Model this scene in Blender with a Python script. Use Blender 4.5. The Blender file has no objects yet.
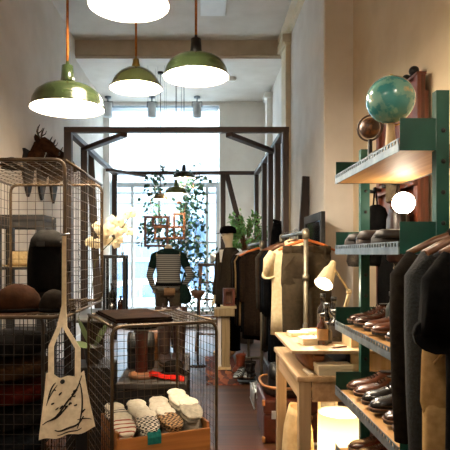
import bpy, bmesh, math, random
from mathutils import Vector, Matrix
R = random.Random(7)
sc = bpy.context.scene
COL = sc.collection
F = 540.0; VX = 202.0; VY = 254.0; H = 1.4; PI = math.pi
def P(px, py, Y): return Vector(((px - VX) / F * Y, Y, H - (py - VY) / F * Y))
def X(px, Y): return (px - VX) / F * Y
def Z(py, Y): return H - (py - VY) / F * Y
def V(*a): return Vector(a)

# ------------------------------------------------------------------ materials
def lin(h):
    h = h.lstrip('#'); r = []
    for i in (0, 2, 4):
        c = int(h[i:i + 2], 16) / 255
        r.append(c / 12.92 if c <= .04045 else ((c + .055) / 1.055) ** 2.4)
    return tuple(r) + (1,)
def nodes_of(name):
    m = bpy.data.materials.new(name); m.use_nodes = True
    nt = m.node_tree; b = nt.nodes['Principled BSDF']
    return m, nt, b
def coords(nt, scale):
    tc = nt.nodes.new('ShaderNodeTexCoord'); mp = nt.nodes.new('ShaderNodeMapping')
    mp.inputs['Scale'].default_value = scale
    nt.links.new(tc.outputs['Object'], mp.inputs['Vector'])
    return mp
def mixc(nt, fac, a, b):
    mx = nt.nodes.new('ShaderNodeMix'); mx.data_type = 'RGBA'
    if hasattr(fac, 'is_linked') or hasattr(fac, 'links'): nt.links.new(fac, mx.inputs['Factor'])
    else: mx.inputs['Factor'].default_value = fac
    for s, k in ((a, 'A'), (b, 'B')):
        i = [q for q in mx.inputs if q.name == k and q.type == 'RGBA'][0]
        if isinstance(s, tuple): i.default_value = s
        else: nt.links.new(s, i)
    return [o for o in mx.outputs if o.type == 'RGBA'][0]
def ramp(nt, src, lo, hi):
    r = nt.nodes.new('ShaderNodeMapRange'); r.inputs['From Min'].default_value = lo; r.inputs['From Max'].default_value = hi
    nt.links.new(src, r.inputs['Value']); return r.outputs['Result']
MATS = {}
def M(name, c1, c2=None, rough=.6, metal=0., scale=(6, 6, 6), bump=.0, detail=4, lo=.35, hi=.65, coat=0., spec=.5, sheen=0.):
    if name in MATS: return MATS[name]
    m, nt, b = nodes_of(name)
    if isinstance(scale, (int, float)): scale = (scale,) * 3
    mp = coords(nt, scale)
    n = nt.nodes.new('ShaderNodeTexNoise'); n.inputs['Scale'].default_value = 1; n.inputs['Detail'].default_value = detail
    nt.links.new(mp.outputs[0], n.inputs['Vector'])
    a = lin(c1)
    bb = lin(c2) if c2 else tuple(min(1, q * 1.25 + .002) for q in a[:3]) + (1,)
    f = ramp(nt, n.outputs['Fac'], lo, hi)
    nt.links.new(mixc(nt, f, a, bb), b.inputs['Base Color'])
    b.inputs['Roughness'].default_value = rough; b.inputs['Metallic'].default_value = metal
    b.inputs['Specular IOR Level'].default_value = spec
    if coat: b.inputs['Coat Weight'].default_value = coat; b.inputs['Coat Roughness'].default_value = .12
    if sheen: b.inputs['Sheen Weight'].default_value = sheen
    if bump:
        bp = nt.nodes.new('ShaderNodeBump'); bp.inputs['Strength'].default_value = bump; bp.inputs['Distance'].default_value = .01
        nt.links.new(n.outputs['Fac'], bp.inputs['Height']); nt.links.new(bp.outputs[0], b.inputs['Normal'])
    MATS[name] = m; return m
def wood(name, c1, c2, axis='x', rough=.5, s=1.0, coat=0.):
    sca = {'x': (2 * s, 40 * s, 40 * s), 'y': (40 * s, 2 * s, 40 * s), 'z': (40 * s, 40 * s, 2 * s)}[axis]
    return M(name, c1, c2, rough=rough, scale=sca, bump=.15, detail=6, coat=coat)
def fabric(name, c1, c2=None, scale=60, rough=.9): return M(name, c1, c2, rough=rough, scale=scale, bump=.25, spec=.03)
def leather(name, c1, c2=None, rough=.38): return M(name, c1, c2, rough=rough, scale=25, bump=.2)
def checker(name, c1, c2, scale, rough=.9):
    m, nt, b = nodes_of(name); mp = coords(nt, (scale,) * 3)
    t = nt.nodes.new('ShaderNodeTexChecker'); t.inputs['Scale'].default_value = 1
    t.inputs['Color1'].default_value = lin(c1); t.inputs['Color2'].default_value = lin(c2)
    nt.links.new(mp.outputs[0], t.inputs['Vector']); nt.links.new(t.outputs['Color'], b.inputs['Base Color'])
    b.inputs['Roughness'].default_value = rough; return m
def stripes(name, c1, c2, scale, axis='Z', width=.5, rough=.9):
    m, nt, b = nodes_of(name); mp = coords(nt, (1, 1, 1))
    w = nt.nodes.new('ShaderNodeTexWave'); w.wave_type = 'BANDS'; w.bands_direction = axis
    w.inputs['Scale'].default_value = scale; w.inputs['Distortion'].default_value = .3
    nt.links.new(mp.outputs[0], w.inputs['Vector'])
    f = ramp(nt, w.outputs['Fac'], width - .1, width + .1)
    nt.links.new(mixc(nt, f, lin(c1), lin(c2)), b.inputs['Base Color'])
    b.inputs['Roughness'].default_value = rough; return m
def emit(name, c, s):
    m, nt, b = nodes_of(name); b.inputs['Base Color'].default_value = lin(c)
    b.inputs['Emission Color'].default_value = lin(c); b.inputs['Emission Strength'].default_value = s; return m
def glassmat(name, tint='#ffffff', refl=.08, rough=.02):
    m = bpy.data.materials.new(name); m.use_nodes = True; nt = m.node_tree; nt.nodes.clear()
    o = nt.nodes.new('ShaderNodeOutputMaterial'); mx = nt.nodes.new('ShaderNodeMixShader')
    t = nt.nodes.new('ShaderNodeBsdfTransparent'); g = nt.nodes.new('ShaderNodeBsdfGlossy')
    t.inputs[0].default_value = lin(tint); g.inputs['Roughness'].default_value = rough
    mx.inputs[0].default_value = refl
    nt.links.new(t.outputs[0], mx.inputs[1]); nt.links.new(g.outputs[0], mx.inputs[2]); nt.links.new(mx.outputs[0], o.inputs[0]); return m
def cloth_glow(name, c, tr=.5):   # thin cloth or paper that lets light through
    m = bpy.data.materials.new(name); m.use_nodes = True; nt = m.node_tree; nt.nodes.clear()
    o = nt.nodes.new('ShaderNodeOutputMaterial'); mx = nt.nodes.new('ShaderNodeMixShader')
    d = nt.nodes.new('ShaderNodeBsdfDiffuse'); t = nt.nodes.new('ShaderNodeBsdfTranslucent')
    n = nt.nodes.new('ShaderNodeTexNoise'); n.inputs['Scale'].default_value = 30
    cc = lin(c); col = mixc(nt, n.outputs['Fac'], cc, tuple(q * .9 for q in cc[:3]) + (1,))
    nt.links.new(col, d.inputs[0]); nt.links.new(col, t.inputs[0]); mx.inputs[0].default_value = tr
    nt.links.new(d.outputs[0], mx.inputs[1]); nt.links.new(t.outputs[0], mx.inputs[2]); nt.links.new(mx.outputs[0], o.inputs[0]); return m

# ------------------------------------------------------------------ mesh builder
class MB:
    def __init__(s): s.b = bmesh.new()
    def box(s, a, b, rz=0, rx=0, ry=0, bevel=0):
        a = Vector(a); b = Vector(b); c = (a + b) / 2; d = b - a
        r = bmesh.ops.create_cube(s.b, size=1, matrix=Matrix.Translation(c) @ Matrix.Rotation(rz, 4, 'Z') @ Matrix.Rotation(ry, 4, 'Y') @ Matrix.Rotation(rx, 4, 'X') @ Matrix.Diagonal((d.x, d.y, d.z, 1)))
        if bevel:
            es = {e for v in r['verts'] for e in v.link_edges}
            bmesh.ops.bevel(s.b, geom=list(es), offset=bevel, segments=2, affect='EDGES', profile=.6)
        return s
    def beam(s, p, q, w, h, up=(0, 0, 1)):
        p = Vector(p); q = Vector(q); d = (q - p).normalized(); u = Vector(up)
        if abs(d.dot(u)) > .98: u = V(0, 1, 0)
        a = d.cross(u).normalized() * w / 2; c = a.cross(d).normalized() * h / 2
        return s.loft([[o + a + c, o - a + c, o - a - c, o + a - c] for o in (p, q)], smooth=False)
    def loft(s, rings, cap=True, smooth=True, closed=True):
        vs = [[s.b.verts.new(p) for p in r] for r in rings]
        n = len(vs[0])
        for i in range(len(vs) - 1):
            for j in range(n if closed else n - 1):
                k = (j + 1) % n
                f = s.b.faces.new((vs[i][j], vs[i][k], vs[i + 1][k], vs[i + 1][j])); f.smooth = smooth
        if cap and closed:
            s.b.faces.new(list(reversed(vs[0]))); s.b.faces.new(vs[-1])
        return s
    def tube(s, pts, r, n=8, flat=1.0, closed=False, smooth=True):
        pts = [Vector(p) for p in pts]; m = len(pts)
        rr = list(r) if isinstance(r, (list, tuple)) else [r] * m
        t0 = (pts[1] - pts[0]).normalized(); u = t0.orthogonal().normalized(); rings = []
        for i in range(m):
            if closed: t = (pts[(i + 1) % m] - pts[i - 1])
            else: t = pts[min(i + 1, m - 1)] - pts[max(i - 1, 0)]
            t = t.normalized() if t.length > 1e-9 else t0
            u = (u - t * u.dot(t)); u = u.normalized() if u.length > 1e-6 else t.orthogonal().normalized()
            w = t.cross(u)
            rings.append([pts[i] + (u * math.cos(2 * PI * j / n) + w * math.sin(2 * PI * j / n) * flat) * rr[i] for j in range(n)])
        if closed: rings.append(rings[0]); 
        return s.loft(rings, cap=not closed, smooth=smooth)
    def lathe(s, prof, c=(0, 0, 0), n=32, cap=False, axis='z'):
        c = Vector(c); rings = []
        for r, z in prof:
            r = max(r, 1e-4); ring = []
            for j in range(n):
                a = 2 * PI * j / n
                p = V(r * math.cos(a), r * math.sin(a), z)
                if axis == 'y': p = V(p.x, p.z, p.y)
                if axis == 'x': p = V(p.z, p.x, p.y)
                ring.append(c + p)
            rings.append(ring)
        return s.loft(rings, cap=cap)
    def ball(s, c, r, n=20, m=12, sc3=(1, 1, 1), rot=None):
        q = Matrix.Translation(Vector(c)) @ (rot or Matrix.Identity(4)) @ Matrix.Diagonal((*sc3, 1))
        x = bmesh.ops.create_uvsphere(s.b, u_segments=n, v_segments=m, radius=r, matrix=q)
        for f in {f for v in x['verts'] for f in v.link_faces}: f.smooth = True
        return s
    def prism(s, poly, off):
        off = Vector(off); return s.loft([[Vector(p) for p in poly], [Vector(p) + off for p in poly]], smooth=False)
    def quad(s, *ps, smooth=False):
        f = s.b.faces.new([s.b.verts.new(Vector(p)) for p in ps]); f.smooth = smooth; return s
    def grid(s, fn, nu, nv, thick=0):
        vs = [[s.b.verts.new(Vector(fn(i / nu, j / nv))) for j in range(nv + 1)] for i in range(nu + 1)]
        for i in range(nu):
            for j in range(nv):
                f = s.b.faces.new((vs[i][j], vs[i + 1][j], vs[i + 1][j + 1], vs[i][j + 1])); f.smooth = True
        return s
    def xf(s, m):
        bmesh.ops.transform(s.b, matrix=m, verts=s.b.verts); return s
    def wires(s, o, u, v, nu, nv, r=.0017):
        o = Vector(o); u = Vector(u); v = Vector(v)
        for i in range(nu + 1): s.tube([o + u * i / nu, o + u * i / nu + v], r, n=4, smooth=False)
        for j in range(nv + 1): s.tube([o + v * j / nv, o + v * j / nv + u], r, n=4, smooth=False)
        return s
    def bb(s):
        s.b.verts.ensure_lookup_table(); xs = [v.co for v in s.b.verts]
        return [min(p[i] for p in xs) for i in range(3)], [max(p[i] for p in xs) for i in range(3)]
def link(name, mb, mat, parent=None, shift=None):
    if shift is not None: bmesh.ops.translate(mb.b, vec=-Vector(shift), verts=mb.b.verts)
    bmesh.ops.recalc_face_normals(mb.b, faces=mb.b.faces)
    me = bpy.data.meshes.new(name); mb.b.to_mesh(me); mb.b.free()
    me.materials.append(mat); o = bpy.data.objects.new(name, me); COL.objects.link(o)
    if parent: o.parent = parent
    return o
def struct(name, mb, mat):
    o = link(name, mb, mat); o['kind'] = 'structure'; return o
def tag(o, label, cat, group=None, kind=None):
    o['label'] = label; o['category'] = cat
    if group: o['group'] = group
    if kind: o['kind'] = kind
    return o
def one(name, mb, mat, label, cat, group=None):
    a, b = mb.bb(); base = V((a[0] + b[0]) / 2, (a[1] + b[1]) / 2, a[2])
    o = link(name, mb, mat, None, base); o.location = base
    return tag(o, label, cat, group)
def thing(name, label, cat, parts, loc=None, rz=0, group=None, at=None):
    """parts: (name, mb, mat[, subparts[, label]]).  loc=None: parts are in world coordinates; else local to loc."""
    e = bpy.data.objects.new(name, None); COL.objects.link(e); e.empty_display_size = .05
    shift = None
    if loc is None:
        bbs = [p[1].bb() for p in parts]
        a = [min(b[0][i] for b in bbs) for i in range(3)]; b = [max(b[1][i] for b in bbs) for i in range(3)]
        shift = Vector(at) if at else V((a[0] + b[0]) / 2, (a[1] + b[1]) / 2, a[2]); e.location = shift
    else:
        e.location = Vector(loc); e.rotation_euler = (0, 0, rz)
    tag(e, label, cat, group)
    for p in parts:
        o = link(p[0], p[1], p[2], e, shift)
        if len(p) > 4 and p[4]: o['label'] = p[4]
        for s in (p[3] if len(p) > 3 and p[3] else []): 
            so = link(s[0], s[1], s[2], o, shift)
            if len(s) > 3: so['label'] = s[3]
    return e
def dup(root, loc, rz=None, label=None, scale=None, group=None, mats=None):
    r = root.copy(); COL.objects.link(r); r.location = Vector(loc)
    if rz is not None: r.rotation_euler = (0, 0, rz)
    if scale: r.scale = (scale,) * 3 if isinstance(scale, (int, float)) else scale
    if label: r['label'] = label
    if group: r['group'] = group
    def rec(a, b):
        for ch in list(a.children):
            c = ch.copy(); COL.objects.link(c); c.parent = b
            if mats and ch.name.split('.')[0] in mats:
                c.material_slots[0].link = 'OBJECT'; c.material_slots[0].material = mats[ch.name.split('.')[0]]
            rec(ch, c)
    rec(root, r); return r
def light(name, kind, loc, power, col, size=.05, **k):
    l = bpy.data.lights.new(name, kind); l.energy = power; l.color = col
    if kind in ('POINT', 'SPOT'): l.shadow_soft_size = size
    for a, b in k.items(): setattr(l, a, b)
    o = bpy.data.objects.new(name, l); COL.objects.link(o); o.location = Vector(loc); return o
def arc(c, r, a0, a1, n, plane='xz'):
    c = Vector(c); out = []
    for i in range(n + 1):
        a = a0 + (a1 - a0) * i / n; p, q = r * math.cos(a), r * math.sin(a)
        out.append(c + (V(p, 0, q) if plane == 'xz' else V(p, q, 0) if plane == 'xy' else V(0, p, q)))
    return out
def sell(cx, cy, z, rx, ry, n=28, e=2.4, fold=0, k=7, ph=0):
    out = []
    for j in range(n):
        a = 2 * PI * j / n; c, s = math.cos(a), math.sin(a)
        f = 1 + fold * math.sin(k * a + ph)
        out.append(V(cx + rx * math.copysign(abs(c) ** (2 / e), c), cy + ry * f * math.copysign(abs(s) ** (2 / e), s), z))
    return out
WARM = (1, .85, .66)
# ------------------------------------------------------------------ palette
PLASTER = M('plaster', '#dad0c4', '#d0c5b8', rough=.85, scale=3, bump=.04)
TANP = M('tan_plaster', '#d8c5a6', '#cfba99', rough=.85, scale=3, bump=.04)
PALEP = M('pale_plaster', '#e6e0d8', '#dcd5cc', rough=.85, scale=3, bump=.04)
CEILM = M('ceiling_paint', '#d6cec4', '#cdc4b9', rough=.9, scale=3)
WHITEP = M('white_paint', '#ece8e2', '#e4dfd8', rough=.6, scale=4)
CREAMP = M('cream_paint', '#dccbab', '#d2c09e', rough=.6, scale=4)
DARKW = wood('dark_timber_z', '#1d120c', '#37231a', 'z', rough=.55)
DARKWX = wood('dark_timber_x', '#22150e', '#3b261b', 'x', rough=.5)
DARKWY = wood('dark_timber_y', '#2a1b12', '#45301f', 'y', rough=.5)
BLACKW = wood('black_wood', '#060505', '#0e0b0a', 'z', rough=.6)
PINE = wood('pine_x', '#c79c62', '#b08248', 'x', rough=.5)
PINEY = wood('pine_y', '#c2a47e', '#a88a64', 'y', rough=.5)
PINEZ = wood('pine_z', '#b39a78', '#9d8462', 'z', rough=.5)
PALEW = wood('pale_wood', '#d8bf93', '#c7ab7c', 'z', rough=.6)
REDW = wood('red_wood', '#6a3019', '#46200e', 'z', rough=.4)
MIDW = wood('mid_wood', '#7d4f2b', '#5f3a1e', 'x', rough=.5)
MIDWZ = wood('mid_wood_z', '#7d4f2b', '#5f3a1e', 'z', rough=.5)
GREENE = M('green_enamel', '#232e19', '#2c381f', rough=.22, scale=5, coat=.6)
GREENL = M('light_green_enamel', '#4e5836', '#5a643f', rough=.22, scale=5, coat=.6)
GREEND = M('dark_green_enamel', '#1f2b1a', '#283521', rough=.25, scale=5, coat=.5)
BRONZE = M('bronze_enamel', '#5b4a2e', '#6b5838', rough=.3, metal=.4)
ENAMEL = M('white_enamel', '#f7f2e6', '#f4efe2', rough=.35)
BLACKM = M('black_metal', '#0d0d0d', '#151515', rough=.4, metal=.3)
CORD = fabric('brown_cord', '#8a4f24', '#a5662f')
BLKCORD = M('dark_cord', '#2a2622', rough=.7)
STEEL = M('grey_steel', '#6d7272', '#80868a', rough=.35, metal=.9, scale=8)
GALV = M('galvanised', '#7c8991', '#5f6c75', rough=.42, metal=.6, scale=20)
SHELFG = M('green_steel', '#0b443a', '#093a32', rough=.5, scale=10, spec=.3)
CAGEM = M('cage_wire', '#57452f', '#3a2e21', rough=.4, metal=.55, scale=12)
CAGED = M('cage_wire_dark', '#2a231c', '#1c1713', rough=.5, metal=.5, scale=12)
BULB = emit('bulb_glow', '#fff2dc', 30)
SKIN = M('mannequin_cream', '#d8c4a4', '#cfb995', rough=.5)

# ------------------------------------------------------------------ room shell
XL = -1.9; XR = 1.54; XP = 1.24; YB = 10.4; YN = -1.8; ZC = 4.6; ZF = 4.33; YBM = 8.1
# floor: dark boards laid across the shop
m, nt, b = nodes_of('floor_boards')
mp = coords(nt, (1, 1, 1)); br = nt.nodes.new('ShaderNodeTexBrick')
br.inputs['Scale'].default_value = 1; br.inputs['Brick Width'].default_value = 1.9; br.inputs['Row Height'].default_value = .11
br.inputs['Mortar Size'].default_value = .003; br.inputs['Color1'].default_value = lin('#27140b'); br.inputs['Color2'].default_value = lin('#6f442a'); br.inputs['Mortar'].default_value = lin('#0c0705')
nt.links.new(mp.outputs[0], br.inputs['Vector'])
mp2 = coords(nt, (2, 30, 30)); nz = nt.nodes.new('ShaderNodeTexNoise'); nz.inputs['Scale'].default_value = 1; nz.inputs['Detail'].default_value = 5
nt.links.new(mp2.outputs[0], nz.inputs['Vector'])
mx = nt.nodes.new('ShaderNodeMix'); mx.data_type = 'RGBA'; mx.blend_type = 'MULTIPLY'; mx.inputs['Factor'].default_value = .6
q = [i for i in mx.inputs if i.type == 'RGBA']; nt.links.new(br.outputs['Color'], q[0]); nt.links.new(nz.outputs['Color'], q[1])
nt.links.new([o for o in mx.outputs if o.type == 'RGBA'][0], b.inputs['Base Color'])
b.inputs['Roughness'].default_value = .42; b.inputs['Specular IOR Level'].default_value = .3
struct('floor', MB().box((XL - .2, YN, -.1), (XR + .2, YB + .1, 0)), m)
struct('wall_left', MB().box((XL - .2, YN, 0), (XL, YB, ZC)), PLASTER)
struct('wall_right', MB().box((XR, YN, 0), (XR + .2, 5.55, ZC)), TANP)
struct('wall_right_far', MB().box((XP, 5.5, 0), (XR + .2, YB, ZC), bevel=.02), PALEP)
struct('wall_near', MB().box((XL - .2, YN - .2, 0), (XR + .2, YN, ZC)), PLASTER)
struct('ceiling', MB().box((XL - .2, YN - .2, ZC), (XR + .2, YBM, ZC + .2)).box((XL - .2, YBM, ZF), (XR + .2, YB + .2, ZC + .2)), CEILM)
struct('trim_1', MB().box((XL, YBM - .02, 4.37), (XP, YBM + .34, ZC)), M('beam_paint', '#c2b39d', '#b8a992', rough=.8))
# plaster crown along the side walls, with a pilaster on the right
def crown(x, sgn, y0, y1):
    pr = [(0, 0), (.11, 0), (.11, -.03), (.05, -.06), (.03, -.13), (0, -.14)]
    return MB().loft([[V(x + sgn * a, y, ZC + c) for a, c in pr] for y in (y0, y1)], smooth=False)
struct('trim_3', crown(XP, -1, 5.5, YBM - .02), CREAMP)
struct('trim_4', crown(XR, -1, YN, 5.5), CREAMP)
p = MB().box((XP - .07, 7.55, 0), (XP + .01, 7.95, 4.46)).box((XP - .12, 7.5, 4.36), (XP + .01, 8.0, 4.46)).box((XP - .09, 7.53, 4.32), (XP + .01, 7.97, 4.36))
struct('trim_5', p, CREAMP)
p = MB().box((XP - .1, 9.5, 0), (XP + .01, 9.75, 4.2)).box((XP - .14, 9.46, 4.14), (XP + .01, 9.79, 4.24))
struct('trim_6', p, WHITEP)
struct('baseboard_left', MB().box((XL, YN, 0), (XL + .02, YB, .16)), WHITEP)
struct('baseboard_right', MB().box((XP - .02, 5.5, 0), (XP, 7.5, .16)), WHITEP)

# ------------------------------------------------------------------ shop window in the far wall
wx0, wx1, wz0, wz1, wt = -1.78, .33, .32, 4.27, 2.78
struct('wall_far', MB().box((XL, YB, 0), (wx0, YB + .25, ZF)).box((wx1, YB, 0), (XP + .02, YB + .25, ZF)).box((wx0, YB, 0), (wx1, YB + .25, wz0)).box((wx0, YB, wz1), (wx1, YB + .25, ZF)), WHITEP)
wf = MB()
for x in (wx0 + .03, -1.35, -.83, -.3, .1, wx1 - .03): wf.box((x - .03, YB + .06, wz0), (x + .03, YB + .13, wt))
for x in (wx0 + .03, -1.3, -.8, -.28, wx1 - .03): wf.box((x - .02, YB + .07, wt), (x + .02, YB + .12, wz1))
for z, h in ((wt - .04, .09), (wt - .2, .035), (wz0 + .03, .06), (wz1 - .03, .06), (1.62, .04)): wf.box((wx0, YB + .055, z - h / 2), (wx1, YB + .135, z + h / 2))
wo = struct('window_1', wf, M('window_paint', '#c9d2d8', '#bcc7cf', rough=.5))
struct('window_2', MB().box((wx0, YB + .09, wz0), (wx1, YB + .1, wz1)), glassmat('window_glass', '#f4fbff', .05))
struct('trim_7', MB().box((wx0 - .03, YB - .09, wz0 - .04), (wx1 + .03, YB + .06, wz0), bevel=.008), WHITEP)
one('roller_blind', MB().box((wx0 + .02, YB + .02, wt + .05), (wx1 - .02, YB + .024, wz1 - .1)).tube([(wx0 + .02, YB + .02, wz1 - .08), (wx1 - .02, YB + .02, wz1 - .08)], .03).tube([(wx0 + .02, YB + .022, wt + .05), (wx1 - .02, YB + .022, wt + .05)], .012), cloth_glow('blind_cloth', '#f2f4f5', .6), 'sheer white roller blind drawn over the upper part of the shop window', 'blind')

# ------------------------------------------------------------------ outside: street, facade across the road, parked car
SZ = -.75
struct('street', MB().box((-14, YB + .3, SZ - .2), (14, 30, SZ)), M('asphalt', '#7d8286', '#70757a', rough=.9, scale=4))
struct('pavement', MB().box((-14, YB + .25, SZ), (14, 12.6, SZ + .12)), M('paving', '#c9c9c6', '#bdbdba', rough=.9, scale=3))
FAC = M('facade_blue', '#66757f', '#5c6b76', rough=.8, scale=1)
parts = [('wall', MB().box((-9, 21, SZ), (7, 23, 6.4)), FAC, [], None), ('cornice', MB().box((-9, 20.8, 3.4), (7, 21, 3.7)).box((-9, 20.85, 1.1), (7, 21, 1.25)), M('facade_trim', '#8f9ba3', '#848f98', rough=.7)),
         ('door', MB().box((-2.6, 20.92, SZ), (-1.7, 21, 2.0), bevel=.02), M('facade_door', '#3a4c5d', '#324454', rough=.5))]
for x in (-7.5, -5.6, -4.2, -.9, .6, 2.2, 4.0):
    parts.append(('window', MB().box((x, 20.9, .2), (x + 1.1, 21, 2.9)).box((x - .1, 20.84, .1), (x + 1.2, 20.98, .2)), M('facade_win', '#47596a', '#3e5061', rough=.3), [('pane', MB().box((x + .09, 20.88, .3), (x + .5, 20.9, 2.8)).box((x + .6, 20.88, .3), (x + 1.01, 20.9, 2.8)), M('facade_pane', '#2b3b4b', '#233342', rough=.1))]))
thing('building', 'pale blue building front across the street seen through the shop window', 'building', parts)
cz = SZ + .02; cy0, cy1 = 14.2, 15.9
prof = [(-3.6, .28), (-3.58, .72), (-2.9, .9), (-2.25, 1.38), (-.9, 1.42), (-.1, 1.02), (.75, .88), (.85, .5), (.8, .28)]
CAR = M('car_white', '#f3f3f1', '#eeeeec', rough=.25, coat=.5)
cb = MB().loft([[V(x, y, cz + z) for x, z in prof] for y in (cy0 + .1, cy0, cy1, cy1 - .0)][:1] + [[V(x * (1 if z < 1 else .985), y, cz + z) for x, z in prof] for y in (cy0, cy1)], smooth=False)
cw = [('side_window', MB().prism([(a, cy0 - .012, cz + c) for a, c in pp], (0, .02, 0)), M('car_window', '#1d3a5f', '#3f658f', rough=.1, scale=3)) for pp in ([(-2.6, .95), (-2.15, 1.3), (-1.65, 1.33), (-1.65, .97)], [(-1.58, .97), (-1.58, 1.33), (-.95, 1.34), (-.4, 1.0)])]
wh = [('wheel', MB().lathe([(.0, -.1), (.18, -.1), (.3, -.09), (.32, -.02), (.32, .06), (.3, .1), (0, .1)], (x, cy0 + .07, SZ + .32), axis='y'), M('tyre', '#1c1d20', rough=.8), [('hub_cap', MB().lathe([(0, -.125), (.17, -.12), (.19, -.1)], (x, cy0 + .07, SZ + .32), axis='y'), STEEL)]) for x in (-2.85, .05)]
thing('car', 'white car parked in the street outside the shop window', 'car', [('body', cb, CAR), ('door_handle', MB().box((-1.5, cy0 - .02, cz + .86), (-1.36, cy0, cz + .89)), STEEL), ('headlight', MB().box((.7, cy0 - .01, cz + .68), (.84, cy0 + .2, cz + .78)), STEEL)] + cw + wh)

# ------------------------------------------------------------------ dark timber frame standing in the shop
fx0, fx1, fz = -1.435, .89, 2.76; ya, yz = 5.8, 8.87
pw = .1
parts = [('beam', MB().beam((fx0 - .04, ya, fz - .03), (fx1 + .04, ya, fz - .03), .075, .055), DARKWX),
         ('beam', MB().beam((fx0 - .04, yz, fz - .03), (fx1 + .04, yz, fz - .03), .075, .055), DARKWX),
         ('beam', MB().beam((fx0, ya, fz - .04), (fx0, yz, fz - .04), .07, .055), DARKWY),
         ('beam', MB().beam((fx1, ya, fz - .04), (fx1, yz, fz - .04), .07, .055), DARKWY)]
for x, y in ((fx0, ya), (fx0, 6.6), (fx0, yz), (X(223, yz), yz)): parts.append(('post', MB().box((x - .04, y - .04, 0), (x + .04, y + .04, fz - .056), bevel=.006), DARKW))
for y in (5.8, 6.4, 7.05, 7.75, 8.87): parts.append(('stud', MB().box((fx1 - .03, y - .06, 0), (fx1 + .035, y + .06, fz - .056), bevel=.006), DARKW))
for a, b_ in (((fx0, 6.6), (X(124, ya), ya)), ((fx1, 6.75), (X(229, ya), ya)), ((fx0, 8.2), (X(145, yz), yz)), ):
    parts.append(('brace', MB().beam((a[0], a[1], fz - .08), (b_[0], b_[1], fz - .08), .08, .045), DARKWX))
a = P(226, 172, yz); c = P(246, 250, yz); parts.append(('brace', MB().beam((a.x, yz, a.z), (c.x, yz, c.z), .08, .07, (0, 1, 0)), DARKW))
thing('timber_frame', 'dark stained timber frame of posts, studs and beams spanning the shop', 'frame', parts)
one('plank', MB().beam((X(96, 7.0), 7.35, .0), (X(93, 7.2) - .06, 7.3, Z(151, 7.2)), .1, .035, (0, 1, 0)), wood('grey_plank', '#3a3028', '#4a3e33', 'z'), 'dark weathered plank leaning inside the left side of the timber frame', 'plank')
one('plank', MB().beam((X(303, 6.2) - .1, 6.2, 0), (XP - .03, 6.25, Z(176, 6.2)), .1, .05, (0, 1, 0)), DARKW, 'tall dark plank leaning on the right wall beside the framed mirror', 'plank')

# ------------------------------------------------------------------ ceiling fittings
one('ceiling_vent', MB().box((-.02, 6.3, ZC - .03), (.31, 7.2, ZC), bevel=.008).box((.03, 6.36, ZC - .036), (.26, 7.14, ZC - .03)), M('vent_white', '#e6e4e0', '#dedcd8', rough=.5), 'flat white air vent panel in the ceiling behind the pendant lamps', 'vent')
one('smoke_detector', MB().lathe([(0, ZF - .05), (.05, ZF - .05), (.07, ZF - .03), (.075, ZF)], (.5, 9.0, 0)), WHITEP, 'small round white smoke detector on the ceiling near the right wall', 'smoke detector')
spot_lbl = ['grey cylinder spotlight above the shop window, closest to the left wall', 'grey cylinder spotlight above the shop window, between the two other spotlights', 'grey cylinder spotlight above the shop window, closest to the right wall']
sp = None
for px, lb in zip((108, 152, 197), spot_lbl):
    if sp is None:
        sp = thing('spotlight', lb, 'spotlight', [('ceiling_plate', MB().lathe([(0, 0), (.06, 0), (.06, -.03), (0, -.03)]), STEEL), ('stem', MB().tube([(0, 0, -.03), (0, 0, -.1)], .012), STEEL),
             ('yoke', MB().tube([(-.09, 0, -.2), (-.09, 0, -.1), (.09, 0, -.1), (.09, 0, -.2)], .01, n=6), STEEL),
             ('body', MB().lathe([(0, -.12), (.075, -.12), (.08, -.15), (.08, -.38), (.07, -.38), (.068, -.34), (0, -.34)]), M('spot_grey', '#b9bdbf', '#c5c9cb', rough=.4, metal=.1))], loc=(X(px, 10.05), 10.05, ZF), group='spotlights over the shop window')
    else: dup(sp, (X(px, 10.05), 10.05, ZF), label=lb)

# ------------------------------------------------------------------ pendant lamps (origin = centre of the rim)
def pendant(label, loc, w, ztop, shape, shade_m, cord_m, sock_m, power, group):
    r = w / 2
    if shape == 'wide':   # shallow warehouse shade with a stepped lip
        pr = [(.14, .70), (.20, .64), (.42, .60), (.66, .52), (.84, .38), (.93, .20), (.955, .05), (1.0, 0)]; sk = (.19, .20, .62, 1.12)
    else:                 # rounder bell shade
        pr = [(.13, .80), (.17, .74), (.36, .70), (.60, .56), (.80, .34), (.90, .14), (.93, .04), (1.0, 0)]; sk = (.14, .18, .72, 1.05)
    out = [(a * r, z * r) for a, z in pr]
    sh = MB().lathe(out + [(r, -.006), (r * .985, -.006)] , n=48)
    inn = MB().lathe([(a * r * .97 if a < .99 else r * .985, z * r - .008) for a, z in pr] , n=48)
    so = MB().lathe([(0, sk[2] * r), (sk[1] * r, sk[2] * r), (sk[0] * r * .9, (sk[2] + .2) * r), (sk[0] * r * .8, sk[3] * r), (.05 * r, (sk[3] + .04) * r), (.04 * r, (sk[3] + .12) * r)], n=20, cap=True)
    bu = MB().ball((0, 0, .26 * r), .16 * r, 16, 10)
    L = ztop - loc[2]
    co = MB().tube([(0, 0, sk[3] * r), (0, 0, L * .5), (0, 0, L)], .0085 if w > .3 and cord_m is CORD else .006, n=6)
    ro = MB().lathe([(0, L - .03), (.045, L - .03), (.05, L - .01), (.05, L)], n=16)
    t = thing('pendant_lamp', label, 'lamp', [('shade', sh, shade_m, [('inner_reflector', inn, ENAMEL, 'white enamel inside')]), ('socket', so, sock_m), ('bulb', bu, BULB), ('cord', co, cord_m), ('ceiling_rose', ro, BLACKM)], loc=loc, group=group)
    light('lamp_light', 'POINT', (loc[0], loc[1], loc[2] + .02 * r), power, WARM, r * .3)
    return t
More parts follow.
